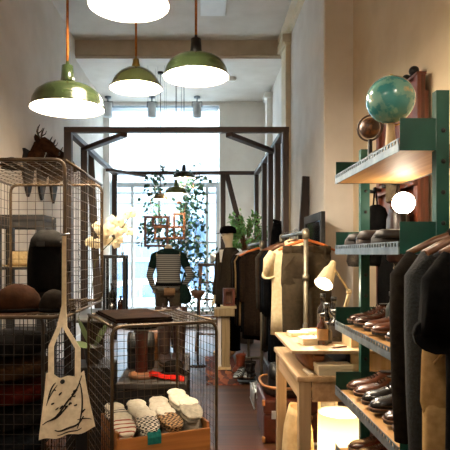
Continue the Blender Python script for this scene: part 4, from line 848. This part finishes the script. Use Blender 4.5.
thing('wooden_box', 'small red brown wooden box standing on end on the T shaped stand', 'box', [('shell', MB().box((bx0, ty_ - .08, tz + .033), (bx0 + .03, ty_ + .08, tz + .24)).box((bx0 + .11, ty_ - .08, tz + .033), (bx0 + .14, ty_ + .08, tz + .24)).box((bx0 + .03, ty_ - .08, tz + .033), (bx0 + .11, ty_ + .08, tz + .06)).box((bx0 + .03, ty_ - .08, tz + .21), (bx0 + .11, ty_ + .08, tz + .24)), REDW), ('back', MB().box((bx0 + .03, ty_ + .06, tz + .06), (bx0 + .11, ty_ + .08, tz + .21)), MIDWZ)])
one('book', MB().box((bx0 - .03, ty_ - .09, tz + .001), (bx0 + .16, ty_ + .08, tz + .032), bevel=.003), M('book_cream', '#c9b892', '#b7a57f', rough=.8), 'cream covered book lying under the wooden box on the T shaped stand', 'book')
# rug
m, nt, b = nodes_of('kilim'); mp = coords(nt, (14, 5, 1)); v_ = nt.nodes.new('ShaderNodeTexVoronoi'); v_.inputs['Scale'].default_value = 1; v_.distance = 'MANHATTAN'; nt.links.new(mp.outputs[0], v_.inputs['Vector'])
cr = nt.nodes.new('ShaderNodeValToRGB'); nt.links.new(v_.outputs['Color'], cr.inputs[0]); el = cr.color_ramp.elements; el[0].color = lin('#3c1a10'); el[1].color = lin('#a8693d')
for p_, c_ in ((.35, '#6b2c18'), (.6, '#31221c'), (.75, '#8a4526')): e_ = el.new(p_); e_.color = lin(c_)
nt.links.new(cr.outputs[0], b.inputs['Base Color']); b.inputs['Roughness'].default_value = .95
one('rug', MB().box((X(206, 5.7), 5.75, .0005), (X(242, 5.7), 7.35, .007), bevel=.002), m, 'patterned red brown rug on the dark floor in front of the T shaped stand', 'rug')
# shoes on the base of the far rack and on the rug edge
ST = stripes('stripe_canvas', '#111418', '#aab0b0', 11, 'Y', .5); LBR = leather('shoe_rust', '#7a351a', '#5f2611', .4); LDK = leather('shoe_black', '#0d0b0a', '#191412', .25); LCH = leather('shoe_chestnut', '#3f1f11', '#2c140a', .25); LBT = leather('shoe_brown', '#5c3018', '#40200f', .28)
tr0 = X(237, 6.0)
thing('shoe_tray', 'low metal framed shoe tray on the floor at the end of the far rack', 'tray', [('frame', MB().tube([(tr0, 5.75, .045), (.585, 5.75, .045), (.585, 6.02, .045), (tr0, 6.02, .045)], .010, n=8, closed=True), GALV), ('deck', MB().box((tr0, 5.75, .03), (.585, 6.02, .042)), BLACKM)] + [('foot', MB().lathe([(0, 0), (.014, 0), (.012, .03), (0, .03)], (x, y, 0)), STEEL) for x in (tr0 + .02, .565) for y in (5.77, 6.0)])
GSH = 'striped canvas shoes on the floor tray'
shoe('shoe', 'black and white striped canvas shoe at the left end of the floor tray', (tr0 + .07, 5.98, .042), PI - .5, ST, L=.22, w_=.085, h=.08, group=GSH)
shoe('shoe', 'black and white striped canvas shoe second from the left on the floor tray', (tr0 + .18, 5.99, .042), PI - .5, ST, L=.22, w_=.085, h=.08, group=GSH)
shoe('boot', 'short black boot at the right end of the floor tray', (.545, 5.99, .042), PI - .2, LDK, L=.22, w_=.085, h=.08, boot=.08, cat='boot')
shoe('boot', 'rust brown ankle boot on the floor behind the shoe tray', (.50, 6.5, .0), PI - .5, LBR, L=.26, w_=.1, h=.09, boot=.1, cat='boot')
# chrome wire rack, suitcase and basket under the clothes
wy = 5.05; wr = MB()
for i in range(9): wr.tube([(.47 + .0 * i, wy - .18 + .045 * i, .01), (.47, wy - .18 + .045 * i, .15), (.53, wy - .18 + .045 * i, .165)], .005, n=6)
wb = MB().tube([(.47, wy - .2, .15), (.47, wy + .2, .15)], .008).tube([(.47, wy - .2, .012), (.47, wy + .2, .012)], .008).tube([(.53, wy - .2, .165), (.53, wy + .2, .165)], .007)
for y in (wy - .18, wy + .18): wb.tube([(.53, y, .165), (.53, y, .0)], .006)
thing('wire_rack', 'small chrome wire rack on the floor beside the red brown suitcase', 'rack', [('rods', wr, M('chrome', '#c6cdd0', rough=.3, metal=.6)), ('rails', wb, MATS['chrome'])])
SUIT = leather('suitcase_red', '#3a140b', '#4c1c10', .35); TANL = leather('tan_trim', '#a5713f', '#8d5c2f', .5)
sx0, sx1, sy0, sy1 = .455, .98, 3.98, 4.5
sc_ = [('shell', MB().box((sx0, sy0, .005), (sx1, sy1, .215), bevel=.02), SUIT), ('lid', MB().box((sx0 - .003, sy0 - .003, .218), (sx1 + .003, sy1 + .003, .325), bevel=.02), SUIT), ('handle', MB().tube([(.62, sy0, .2), (.63, sy0 - .045, .2), (.80, sy0 - .045, .2), (.81, sy0, .2)], .012, flat=.6), TANL)]
for x in (.53, .9): sc_.append(('latch', MB().box((x - .018, sy0 - .012, .185), (x + .018, sy0, .245), bevel=.003), MATS['chrome']))
for x in (sx0, sx1):
    for z in (.03, .30): sc_.append(('corner_cap', MB().box((x - .012, sy0 - .006, z - .022), (x + .012, sy0 + .03, z + .022), bevel=.008), TANL))
thing('suitcase', 'red brown leather suitcase lying on the floor under the wooden table end', 'suitcase', sc_)
sb = MB().loft([sell(.72, 4.24, z, a, b_, n=36, e=3.2) for z, a, b_ in ((.327, .23, .22), (.36, .25, .24), (.40, .265, .25), (.40, .25, .235), (.345, .235, .225))])
thing('basket', 'dark tray basket with a tan rim on top of the red brown suitcase', 'basket', [('body', sb, M('basket_dark', '#2a1a10', '#3a2415', rough=.7, scale=60)), ('rim', MB().tube(sell(.72, 4.24, .402, .262, .248, n=40, e=3.2), .011, n=8, closed=True), TANL)])
bag('satchel', 'soft black leather bag standing in the tan rimmed basket', (.72, 4.22, .348), .40, .3, .2, MATS['black_leather'], 0, handle=False)
# hanging dark bags beside the table, on the near rack's front foot
one('paper_sack', MB().loft([sell(.575, 3.24, z, a, b_, n=32, e=3.4, fold=f, k=5, ph=z * 9) for z, a, b_, f in ((.001, .085, .11, .02), (.1, .095, .12, .06), (.25, .088, .11, .09), (.36, .08, .10, .1), (.45, .06, .085, .14), (.49, .05, .075, .16), (.478, .04, .06, .1), (.36, .05, .07, .05))]), M('kraft_cream', '#cdb386', '#b89c6d', rough=.85, scale=18, bump=.4), 'crumpled cream paper sack on the floor behind the table leg', 'sack')

# ------------------------------------------------------------------ wooden table and what stands on it
table('wooden_table', 'scuffed pale pine table with square legs at the right of the aisle', .465, 1.22, 2.64, 3.5, .80, .028, .06, PINEY, PINEZ, apron=.10, over=.012)
tg = .8
# dough trough under a board
x0, x1, y0, y1 = .53, .98, 2.74, 3.2
tr = MB().loft([[V(x0 + a, y0 + a * .6, z), V(x1 - a, y0 + a * .6, z), V(x1 - a, y1 - a * .6, z), V(x0 + a, y1 - a * .6, z)] for z, a in ((.801, .05), (.83, .03), (.905, .0), (.905, .02), (.84, .05))], smooth=False)
TRW = wood('trough_wood', '#8f5626', '#73411a', 'x', rough=.5)
tro = MB().loft([sell((.535 + .63) / 2, 2.98, z, a, b_, n=28, e=2.6) for z, a, b_ in ((.801, .04, .2), (.83, .055, .235), (.9, .075, .26), (.903, .065, .25), (.84, .05, .22))])
thing('wooden_trough', 'dark carved wooden trough supporting the board on the pine table', 'trough', [('bowl', tro, TRW), ('handle', MB().box((.56, 2.69, .87), (.61, 2.75, .893), bevel=.005), TRW)])
one('support_box', MB().box((.74, 2.78, .801), (1.1, 3.25, .903), bevel=.004), BLACKW, 'black box under the right half of the board on the pine table', 'box')
brd = MB().box((.445, 2.67, .905), (1.12, 3.3, .922), bevel=.003)
one('serving_board', brd, PINEY, 'wide pale wooden board raised on the trough over the pine table', 'board')
bt = .9225
IV = M('ivory_card', '#f0e4c8', '#e6d8b8', rough=.7, scale=8)
def boxlet(label, px, py, Y, w_, d_, h, mat, rz=0, name='card_box', cat='box', z=None, group=None, sub=True):
    q = P(px, py, Y); zz_ = bt if z is None else z
    ps = [('tray', MB().box((-w_ / 2, -d_ / 2, 0), (w_ / 2, d_ / 2, h * .55), bevel=.002), mat), ('lid', MB().box((-w_ / 2 - .002, -d_ / 2 - .002, h * .57), (w_ / 2 + .002, d_ / 2 + .002, h), bevel=.002), mat)]
    return thing(name, label, cat, ps, loc=(q.x, Y, zz_), rz=rz, group=group)
GBX = 'small ivory boxes on the raised board'
boxlet('ivory card box at the front of the raised board', 311, 340, 2.88, .115, .09, .035, IV, .12, group=GBX)
boxlet('ivory card box at the back left corner of the raised board', 297.5, 332, 3.15, .10, .09, .025, IV, .1, group=GBX)
boxlet('small ivory card box behind the amber bottle on the raised board', 311, 332, 3.2, .09, .08, .03, IV, .3, group=GBX)
thing('ring', 'small dark ring standing on the raised board between the ivory boxes', 'ring', [('band', MB().tube(arc((X(313.5, 3.02), 3.02, bt + .014), .011, 0, 2 * PI - .05, 20), .0035, n=8), BLACKM), ('stone', MB().ball((X(313.5, 3.02), 3.02, bt + .027), .004, 8, 6), STEEL)])
q = P(304, 328, 3.27); one('wire_hook', MB().tube([(q.x - .006, 3.27, bt + .001), (q.x - .006, 3.27, bt + .045)] + arc((q.x + .008, 3.27, bt + .045), .014, PI, .3, 8), .0025, n=6), STEEL, 'thin bent wire hook standing at the back edge of the raised board', 'hook')
KNB = wood('knob_wood', '#a5733f', '#8c5d2e', 'x')
one('wooden_block', MB().box((X(317, 3.2) - .03, 3.25, bt), (X(317, 3.2) + .05, 3.29, bt + .03), bevel=.004), KNB, 'small brown wooden block at the back of the raised board', 'block')
bottle('amber glass bottle with paper label at the front of the bottles on the board', (X(322.5, 2.85), 2.85, bt), .030, .165, AMB, PAPER)
GBO = 'dark bottles on the raised board'
bottle('dark bottle with tan label behind the amber bottle on the board', (X(327, 3.05), 3.05, bt), .033, .20, DKG, PAPER, group=GBO)
bottle('tall black bottle at the back left of the dark bottles on the board', (X(323, 3.24), 3.24, bt), .034, .24, DKG, PAPERD, group=GBO)
bottle('wide black bottle nearest the green shelf on the raised board', (X(336, 2.98), 2.98, bt), .046, .17, DKG, PAPERD, group=GBO)
bottle('black bottle at the back right of the raised board', (X(334, 3.24), 3.24, bt), .036, .22, DKG, PAPERD, group=GBO)
bottle('short black bottle beside the wide one on the raised board', (X(329.5, 2.86), 2.90, bt), .024, .11, DKG, None, group=GBO)
one('pencil', MB().tube([(X(333, 2.73), 2.72, bt + .005), (X(348, 2.73), 2.76, bt + .005)], .0045, n=6, smooth=False).tube([(X(333, 2.73) - .014, 2.716, bt + .005), (X(333, 2.73), 2.72, bt + .005)], [.001, .0045], n=6), REDW, 'red brown pencil lying along the front edge of the raised board', 'pencil')
boxlet('long ivory box on the pine table below the raised board', 333, 368, 2.70, .17, .09, .052, IV, .05, z=tg + .001)
one('price_tag', MB().prism([(-.014, 0, 0), (.014, 0, 0), (.014, .05, .006), (.0, .062, .007), (-.014, .05, .006)], (0, 0, .004)).xf(Matrix.Translation((X(311, 2.67), 2.66, tg + .001)) @ Matrix.Rotation(.25, 4, 'Z') @ Matrix.Diagonal((1, 1.4, 1.8, 1))), IV, 'small ivory tag lying at the front edge of the pine table', 'tag')
thing('wooden_crate', 'pale wooden crate standing on the pine table behind the green shelving', 'crate', [('panel', MB().box((X(350, 2.78), 2.76, tg + .001), (X(350, 2.78) + .36, 2.79, 1.02), bevel=.003), PALEW), ('side', MB().box((X(350, 2.78), 2.791, tg + .001), (X(350, 2.78) + .025, 3.05, 1.02), bevel=.003), PALEW), ('back', MB().box((X(350, 2.78) + .026, 3.025, tg + .001), (X(350, 2.78) + .36, 3.05, 1.02)), PALEW)])
# desk lamp
dj = P(349, 291.5, 3.32); dh = P(330, 274, 3.2); db = P(340, 322, 3.36)
CRE = M('lamp_cream', '#d8c8a0', '#cdbc93', rough=.35, scale=4)
mouth = P(323.5, 284, 3.1); apex = P(333.5, 262.5, 3.2); ax = (mouth - apex).normalized()
def along(prof, o, d, n=32):
    d = d.normalized(); u = d.orthogonal().normalized(); w_ = d.cross(u); return MB().loft([[o + d * z + (u * math.cos(2 * PI * j / n) + w_ * math.sin(2 * PI * j / n)) * r for j in range(n)] for r, z in prof], cap=False)
Lh = (mouth - apex).length
sh = along([(.001, -.005), (.018, 0), (.021, .02), (.024, .045), (.036, .07), (.050, Lh - .02), (.056, Lh), (.054, Lh), (.047, Lh - .02), (.033, .072)], apex, ax)
inn = along([(.052, Lh - .001), (.046, Lh - .022), (.032, .074), (.005, .07)], apex, ax)
thing('desk_lamp', 'cream jointed desk lamp shining down by the olive trousers', 'lamp', [('shade', sh, CRE, [('inner_reflector', inn, ENAMEL, 'white enamel inside'), ('bulb', MB().ball(apex + ax * (Lh - .03), .024, 16, 10), BULB)]), ('upper_arm', MB().tube([apex + ax * .04 + V(.012, .0, 0), dj], .006, n=8), CRE), ('joint', MB().lathe([(0, -.012), (.016, -.012), (.016, .012), (0, .012)], dj, axis='y', n=18), CRE), ('lower_arm', MB().tube([dj, db], .006, n=8).tube([dj + V(.016, 0, .004), db + V(.014, 0, 0)], .004, n=6), CRE), ('base', MB().lathe([(0, 0), (.06, 0), (.062, .012), (.03, .024), (.012, db.z - tg), (0, db.z - tg)], (db.x, db.y, tg + .001), n=28), CRE)])
sp_ = light('desk_lamp_light', 'SPOT', mouth - ax * .01, 14, WARM, .03, spot_size=2.5, spot_blend=.6); sp_.rotation_euler = ax.to_track_quat('-Z', 'Y').to_euler()
# glowing drum lamp on the floor below the table
dl = (X(341, 3.0), 3.02); dz = Z(413, 3.0)
LSH = cloth_glow('lampshade_linen', '#fbf0d8', .65)
thing('drum_lamp', 'glowing cream drum lampshade on a floor base under the pine table', 'lamp', [('lampshade', MB().lathe([(.125, dz - .30), (.122, dz), (.120, dz), (.123, dz - .30)], (*dl, 0), n=40), LSH), ('base', MB().lathe([(0, .001), (.08, .001), (.08, .02), (.02, .03), (.015, dz - .24), (0, dz - .24)], (*dl, 0), n=24), BLACKM), ('bulb', MB().ball((*dl, dz - .17), .04, 16, 10), BULB)])
light('drum_lamp_light', 'POINT', (*dl, dz - .11), 20, (1, .86, .66), .05)
q = P(328, 402, 3.3)
thing('picture_frame', 'small framed picture leaning on the sack under the pine table', 'picture', [('frame', MB().box((q.x - .06, 3.3, .0), (q.x + .06, 3.32, .56), rx=-.0, bevel=.003), IV), ('print', MB().box((q.x - .045, 3.296, .36), (q.x + .045, 3.299, .54)), M('print_grey', '#5d5f5f', '#aaa89f', rough=.6, scale=9))])

# ------------------------------------------------------------------ green steel shelving
sx0, sx1, sy0, sy1 = .64, .955, 1.75, 2.58
PB = wood('shelf_board', '#c99b63', '#b5864e', 'y', rough=.55)
ps = []
for y in (sy0, sy1):
    u = MB().box((.758, y - .004, 0), (.80, y, 1.93 if y == sy0 else 1.90)).box((.758, y, 0), (.762, y + .03, 1.93 if y == sy0 else 1.90))
    bo = MB(); z = .2
    while z < 1.85: bo.lathe([(0, -.003), (.0075, -.002), (.008, 0)], (.781, y - .004, z), n=10, axis='y'); z += .1
    for z in (1.91,) if y == sy0 and False else (): bo.lathe([(0, -.003), (.0075, -.002), (.008, 0)], (.781, y - .004, z), n=10, axis='y')
    ps.append(('upright', u, SHELFG, [('bolts', bo, BLACKM, 'dark bolt holes')]))
for z in (1.755, 1.42, 1.062, .752, .475):
    lip = MB().box((sx0 - .004, sy0, z - .022), (sx0, sy1, z + .004))
    yy = sy0 + .006
    while yy < sy1 - .012: lip.box((sx0 - .004, yy, z + .004), (sx0, yy + .013, z + .017)); yy += .030
    lip.box((sx0 - .004, sy0, z + .017), (sx0, sy1, z + .021))
    back = MB().box((sx1, sy0, z - .022), (sx1 + .004, sy1, z + .02))
    ends = [] if z < .5 else [('end_plate', MB().box((sx0, y - .003 if y == sy0 else y, z - .02), (.757 if y == sy0 else sx1, y if y == sy0 else y + .003, z + .085), bevel=.001), SHELFG) for y in (sy0, sy1)]
    ps.append(('shelf', MB().box((sx0, sy0 + .001, z - .018), (sx1, sy1 - .001, z)), PB, [('lip', lip, GALV, 'galvanised slotted edge'), ('back_lip', back, GALV)] + ends))
thing('metal_shelving', 'green steel shelving unit with wooden shelves and slotted metal edges', 'shelving', ps)
T1, T2, T3, T4, T5 = 1.756, 1.421, 1.063, .753, .476
# globes on the top shelf
m, nt, b = nodes_of('globe_map'); mp = coords(nt, (14, 14, 14)); n_ = nt.nodes.new('ShaderNodeTexNoise'); n_.inputs['Scale'].default_value = 1; n_.inputs['Detail'].default_value = 5; nt.links.new(mp.outputs[0], n_.inputs['Vector'])
f = ramp(nt, n_.outputs['Fac'], .50, .54); f2 = ramp(nt, n_.outputs['Fac'], .62, .72)
nt.links.new(mixc(nt, f2, mixc(nt, f, lin('#2f777a'), lin('#5f9187')), lin('#b79a68')), b.inputs['Base Color']); b.inputs['Roughness'].default_value = .2; b.inputs['Coat Weight'].default_value = .5
gc = P(390.5, 100, 2.0); gr = .088
thing('globe', 'teal world globe on a wooden foot on the top green shelf', 'globe', [('sphere', MB().ball(gc, gr, 40, 24), m), ('meridian', MB().tube([gc + (gr + .006) * V(math.cos(a) * .5, math.cos(a) * .2 + .0, math.sin(a)) .normalized() for a in [-PI / 2 + PI * i / 20 for i in range(21)]], .003, n=6), M('brass', '#a07a35', rough=.3, metal=.9)),
      ('foot', MB().lathe([(0, 0), (.055, 0), (.055, .012), (.02, .03), (.014, gc.z - gr - T1), (0, gc.z - gr - T1)], (gc.x, gc.y, T1 + .0005), n=28), PINEZ)])
g2 = P(370, 128, 2.28); r2 = .043
thing('small_globe', 'small brown antique globe with a meridian ring on the top green shelf', 'globe', [('sphere', MB().ball(g2, r2, 28, 18), M('globe_brown', '#6b4322', '#3b2110', rough=.4, scale=40, lo=.45, hi=.55)), ('meridian', MB().tube([g2 + (r2 + .010) * V(.35 * math.cos(a), -.25 * math.cos(a), math.sin(a)).normalized() for a in [2 * PI * i / 36 for i in range(36)]], .0045, n=6, closed=True), M('ring_dark', '#3a2413', rough=.4)),
      ('stand', MB().lathe([(0, 0), (.035, 0), (.035, .008), (.01, .02), (.009, g2.z - r2 - T1 - .006), (0, g2.z - r2 - T1 - .006)], (g2.x, g2.y, T1 + .0005), n=20), BLACKW)])
one('sunglasses_case', MB().loft([sell(.685, 2.12, T1 + .001 + z, a, b_, n=24, e=2.6) for z, a, b_ in ((0, .025, .075), (.012, .03, .085), (.032, .028, .08), (.045, .015, .06))]), leather('case_black', '#0d0c0c', '#171414', .3), 'small black leather case lying between the globes on the top green shelf', 'case')
# leather things on the second shelf
def pouch(label, loc, w_, d_, h, mat, rz):
    return thing('leather_pouch', label, 'pouch', [('body', MB().loft([sell(0, 0, z, w_ / 2 * a, d_ / 2 * b_, n=28, e=2.8, fold=.04, k=4) for z, a, b_ in ((0, .9, .9), (.01, 1, 1), (h * .6, .98, .9), (h * .95, .8, .5), (h, .6, .25))]), mat), ('flap', MB().loft([sell(0, -d_ * .06, z, w_ / 2 * a, d_ / 2 * b_, n=28, e=2.8) for z, a, b_ in ((h * .55, 1.0, .95), (h * .97, .83, .55), (h * 1.03, .6, .25))]), mat), ('strap', MB().box((-.012, -d_ * .56, h * .2), (.012, -d_ * .5, h * .7), bevel=.002), mat)], loc=loc, rz=rz, group='leather pouches on the second green shelf')
pouch('dark brown leather pouch at the far end of the second green shelf', (.73, 2.46, T2), .15, .15, .07, leather('pouch_brown', '#1f110a', '#150b07', .6), .2)
pouch('chestnut leather pouch in the middle of the second green shelf', (.72, 2.25, T2), .15, .17, .075, leather('pouch_chestnut', '#2c170e', '#1e0f09', .6), -.1)
pouch('dark leather pouch nearest the near plate of the second green shelf', (.72, 2.04, T2), .15, .15, .07, leather('pouch_dark', '#160d08', '#0f0905', .6), .15)
# globe bulb lamp
gb = P(403.5, 203, 2.42)
thing('globe_lamp', 'round white glowing globe lamp on a dark stem on the second green shelf', 'lamp', [('globe', MB().ball(gb, .049, 28, 18), emit('globe_glow', '#fff0d6', 14)), ('stem', MB().lathe([(0, 0), (.035, 0), (.035, .01), (.012, .018), (.012, gb.z - .052 - T2), (.02, gb.z - .047 - T2), (0, gb.z - .047 - T2)], (gb.x, gb.y, T2 + .0005), n=20), BLACKM)])
# shoes on the lower shelves
def pair(name, what, where, x, y, z, rz, mat, L=.26, h=.075, gap=.105, **k):
    d = V(math.cos(rz), math.sin(rz), 0) * gap / 2
    for s, n_ in ((-1, 'left'), (1, 'right')): shoe('shoe', f'{n_} {what} {where}', (x + d.x * s, y + d.y * s, z), rz, mat, L=L, h=h, w_=.092, group=name, **k)
A90 = PI / 2   # toes towards the aisle
pair('shoes on the third green shelf', 'dark chestnut leather shoe', 'at the far end of the third shelf', .93, 2.45, T3, A90, LCH, L=.25)
pair('shoes on the third green shelf', 'brown leather shoe', 'in the middle of the third green shelf', .93, 2.2, T3, A90, LBT, L=.25)
pair('shoes on the third green shelf', 'black leather shoe', 'near the hanging clothes on the third shelf', .93, 1.93, T3, A90, LDK, L=.25)
pair('shoes on the fourth green shelf', 'glossy brown leather shoe', 'at the far end of the fourth green shelf', .93, 2.46, T4, A90, LBT, L=.25, h=.07)
pair('shoes on the fourth green shelf', 'black leather shoe', 'in the middle of the fourth green shelf', .93, 2.22, T4, A90, LDK, L=.255, h=.095)
pair('shoes on the fourth green shelf', 'chestnut leather shoe', 'nearest the hanging clothes on the fourth green shelf', .93, 1.96, T4, A90, LCH, L=.25)
pair('shoes on the bottom green shelf', 'black brown leather shoe', 'at the far end of the bottom green shelf', .93, 2.44, T5, A90, LCH, L=.25)
pair('shoes on the bottom green shelf', 'black leather shoe', 'in the middle of the bottom green shelf', .93, 2.18, T5, A90, LDK, L=.25)
bottle('dark grey spray bottle at the back of the third green shelf', (.82, 2.328, T3), .027, .175, M('bottle_grey', '#23302f', '#1b2625', rough=.4), None)
# ------------------------------------------------------------------ against the right wall, behind the shelving
hy0, hy1 = 3.6, 4.45
hb = [('back_panel', MB().box((1.46, hy0, .001), (1.49, hy1, 2.6), bevel=.005), REDW)]
for y in (hy0 + .03, hy0 + .32, hy1 - .3, hy1 - .03): hb.append(('stile', MB().box((1.435, y - .035, .001), (1.46, y + .035, 2.6), bevel=.006), REDW))
hb.append(('cornice', MB().box((1.43, hy0 - .005, 2.60), (1.50, hy1 + .005, 2.62), bevel=.01), REDW)); hb.append(('peg_rail', MB().box((1.41, hy0, 1.86), (1.435, hy1, 1.94), bevel=.005), REDW)); hb.append(('peg_rail', MB().box((1.41, hy0, 1.55), (1.435, hy1, 1.60), bevel=.005), REDW))
for y in (3.65, 3.85, 4.05, 4.25, 4.38): hb.append(('peg', MB().tube([(1.41, y, 1.90), (1.35, y, 1.91)], [.012, .016], n=10), BLACKM))
hb.append(('leg', MB().box((1.49, hy0 + .02, 0.001), (1.52, hy0 + .08, 2.5)), REDW)); hb.append(('leg', MB().box((1.49, hy1 - .08, 0.001), (1.52, hy1 - .02, 2.5)), REDW))
hb.append(('finial', MB().ball((1.46, 3.72, 2.66), .035, 14, 10).lathe([(.03, 0), (.02, .02)], (1.46, 3.72, 2.63)), BLACKM)); hb.append(('finial', MB().ball((1.46, 3.86, 2.65), .032, 14, 10), BLACKM))
thing('hall_stand', 'tall red brown wooden hall stand with pegs against the right wall', 'hall stand', hb)
def hbag(name, label, y, ztop, w_, h, th, mat, peg=1.905, cat='bag', x=1.33):
    ps = [('body', MB().loft([sell(0, 0, z, th * a, w_ / 2 * b_, n=26, e=2.6, fold=.03, k=4) for z, a, b_ in ((-h, .6, .8), (-h * .95, .9, .95), (-h * .6, 1, 1), (-h * .25, .95, .95), (-.03, .7, .7), (0, .3, .35))]), mat), ('strap', MB().tube([(0, -.05, -.02), (.0, -.01, peg - ztop), (.0, .01, peg - ztop), (0, .05, -.02)], .009, n=6, flat=.5), mat)]
    return thing(name, label, cat, ps, loc=(x, y, ztop))
hbag('backpack', 'black rounded backpack hanging on the hall stand behind the second green shelf', 4.1, 1.77, .36, .46, .085, BLK, x=1.315)
hbag('cloth_bag', 'grey brown cloth bag hanging high on the hall stand behind the globe lamp', 3.95, 1.96 + .02, .2, .2, .03, fabric('bag_greybrown', '#6a5d4b', '#54493a'), peg=1.99, x=1.39)
hbag('dark_bag', 'dark brown bag hanging on the hall stand between backpack and globe lamp', 3.72, 1.74, .22, .40, .07, LB, x=1.35)
GC2 = checker('gingham', '#b9a785', '#1d1712', 42)
hbag('checked_cloth', 'black and cream checked cloth hanging on the hall stand below the second green shelf', 3.74, 1.50, .2, .32, .03, GC2, peg=1.58, cat='cloth', x=1.375)
hbag('long_bag', 'long black cloth bag hanging low on the hall stand', 3.95, 1.5, .26, .62, .06, BLK, peg=1.56, cat='bag', x=1.36)
thing('hat', 'grey fur hat hanging on the right wall beside the desk lamp', 'hat', [('crown', MB().loft([sell(1.45, 5.1, z, a * .8, a, n=24, fold=.04, k=9) for z, a in ((1.28, .04), (1.285, .08), (1.33, .10), (1.42, .085), (1.47, .03))]), fabric('fur_grey', '#4a443d', '#37322c', 60)), ('hanging_loop', MB().tube([(1.45, 5.1, 1.465), (1.5, 5.1, 1.52), (1.538, 5.1, 1.53)], .006, n=6), BLKCORD)])
# ------------------------------------------------------------------ rack of clothes at the near right
N_X, N_Z = .81, 1.535
rack('pipe clothes rack at the near right with black and tan clothes', N_X, 1.0, 1.70, N_Z, (-.02, .3))
CBK2 = fabric('wear_blackbrown', '#14110e', '#1d1914', 50)
GN = 'hangers on the near right rack'; GNJ = 'clothes on the near right rack'
def hang2(kind, y, x, z, mat, lab, hm, hl, w=.46, **k):
    hanger(hl, (x, y, z + .022), 0, hm, w=w, group=GN)
    if kind == 't': return trousers(lab, (x, y, z), 0, mat, **k)
    return jacket(kind, lab, (x, y, z), 0, mat, w=w, group=GNJ, **k)
hang2('jacket', 1.63, .83, N_Z, CBK2, 'black brown jacket furthest back on the near right rack', HWB, 'brown wooden hanger of the jacket furthest back on the near right rack', w=.42, L=1.0, th=.045, sl=.66, ph=0.)
hang2('jacket', 1.54, .83, N_Z, CCH, 'charcoal wool coat second on the near right rack', HWB, 'brown wooden hanger of the charcoal wool coat on the near right rack', w=.40, L=1.1, th=.045, sl=.7, ph=2.)
hanger('brown wooden hanger of the tan trousers on the near right rack', (.805, 1.455, N_Z + .022), 0, HWB, w=.40, group=GN)
trousers('tan trousers hanging behind the black shirt on the near right rack', (.80, 1.455, N_Z - .155), 0, CSAND, w=.40, L=1.1, th=.035)
hang2('shirt', 1.345, .815, N_Z, CB, 'black short sleeved shirt at the front of the near right rack', HWB, 'brown wooden hanger of the black shirt on the near right rack', w=.44, L=1.0, th=.045, sl=.30, ph=3., cat='shirt')
# ------------------------------------------------------------------ daylight, camera
w = bpy.data.worlds.new('daylight'); sc.world = w; w.use_nodes = True
bg = w.node_tree.nodes['Background']; bg.inputs[0].default_value = (.86, .94, 1.0, 1); bg.inputs[1].default_value = 13.0
pl = light('window_portal', 'AREA', ((wx0 + wx1) / 2, YB + .3, (wz0 + wz1) / 2), 1, (1, 1, 1)); pl.data.shape = 'RECTANGLE'; pl.data.size = wx1 - wx0; pl.data.size_y = wz1 - wz0; pl.rotation_euler = (-PI / 2, 0, 0); pl.data.cycles.is_portal = True
cam = bpy.data.cameras.new('camera'); co = bpy.data.objects.new('camera', cam); COL.objects.link(co); sc.camera = co
co.location = (0, 0, H); co.rotation_euler = (PI / 2, 0, 0); cam.sensor_width = 36; cam.lens = 36 * F / 450
cam.shift_x = (225 - VX) / 450; cam.shift_y = (VY - 225) / 450; cam.clip_start = .05; cam.clip_end = 200
vs = sc.view_settings; sc.display_settings.display_device = 'sRGB'; vs.view_transform = 'Standard'; vs.look = 'None'; vs.gamma = 1; vs.use_curve_mapping = False; vs.exposure = 1.2
cy = sc.cycles; cy.use_denoising = True; cy.max_bounces = 8; cy.diffuse_bounces = 5; cy.glossy_bounces = 3; cy.transparent_max_bounces = 12; cy.sample_clamp_indirect = 8; cy.caustics_reflective = False; cy.caustics_refractive = False
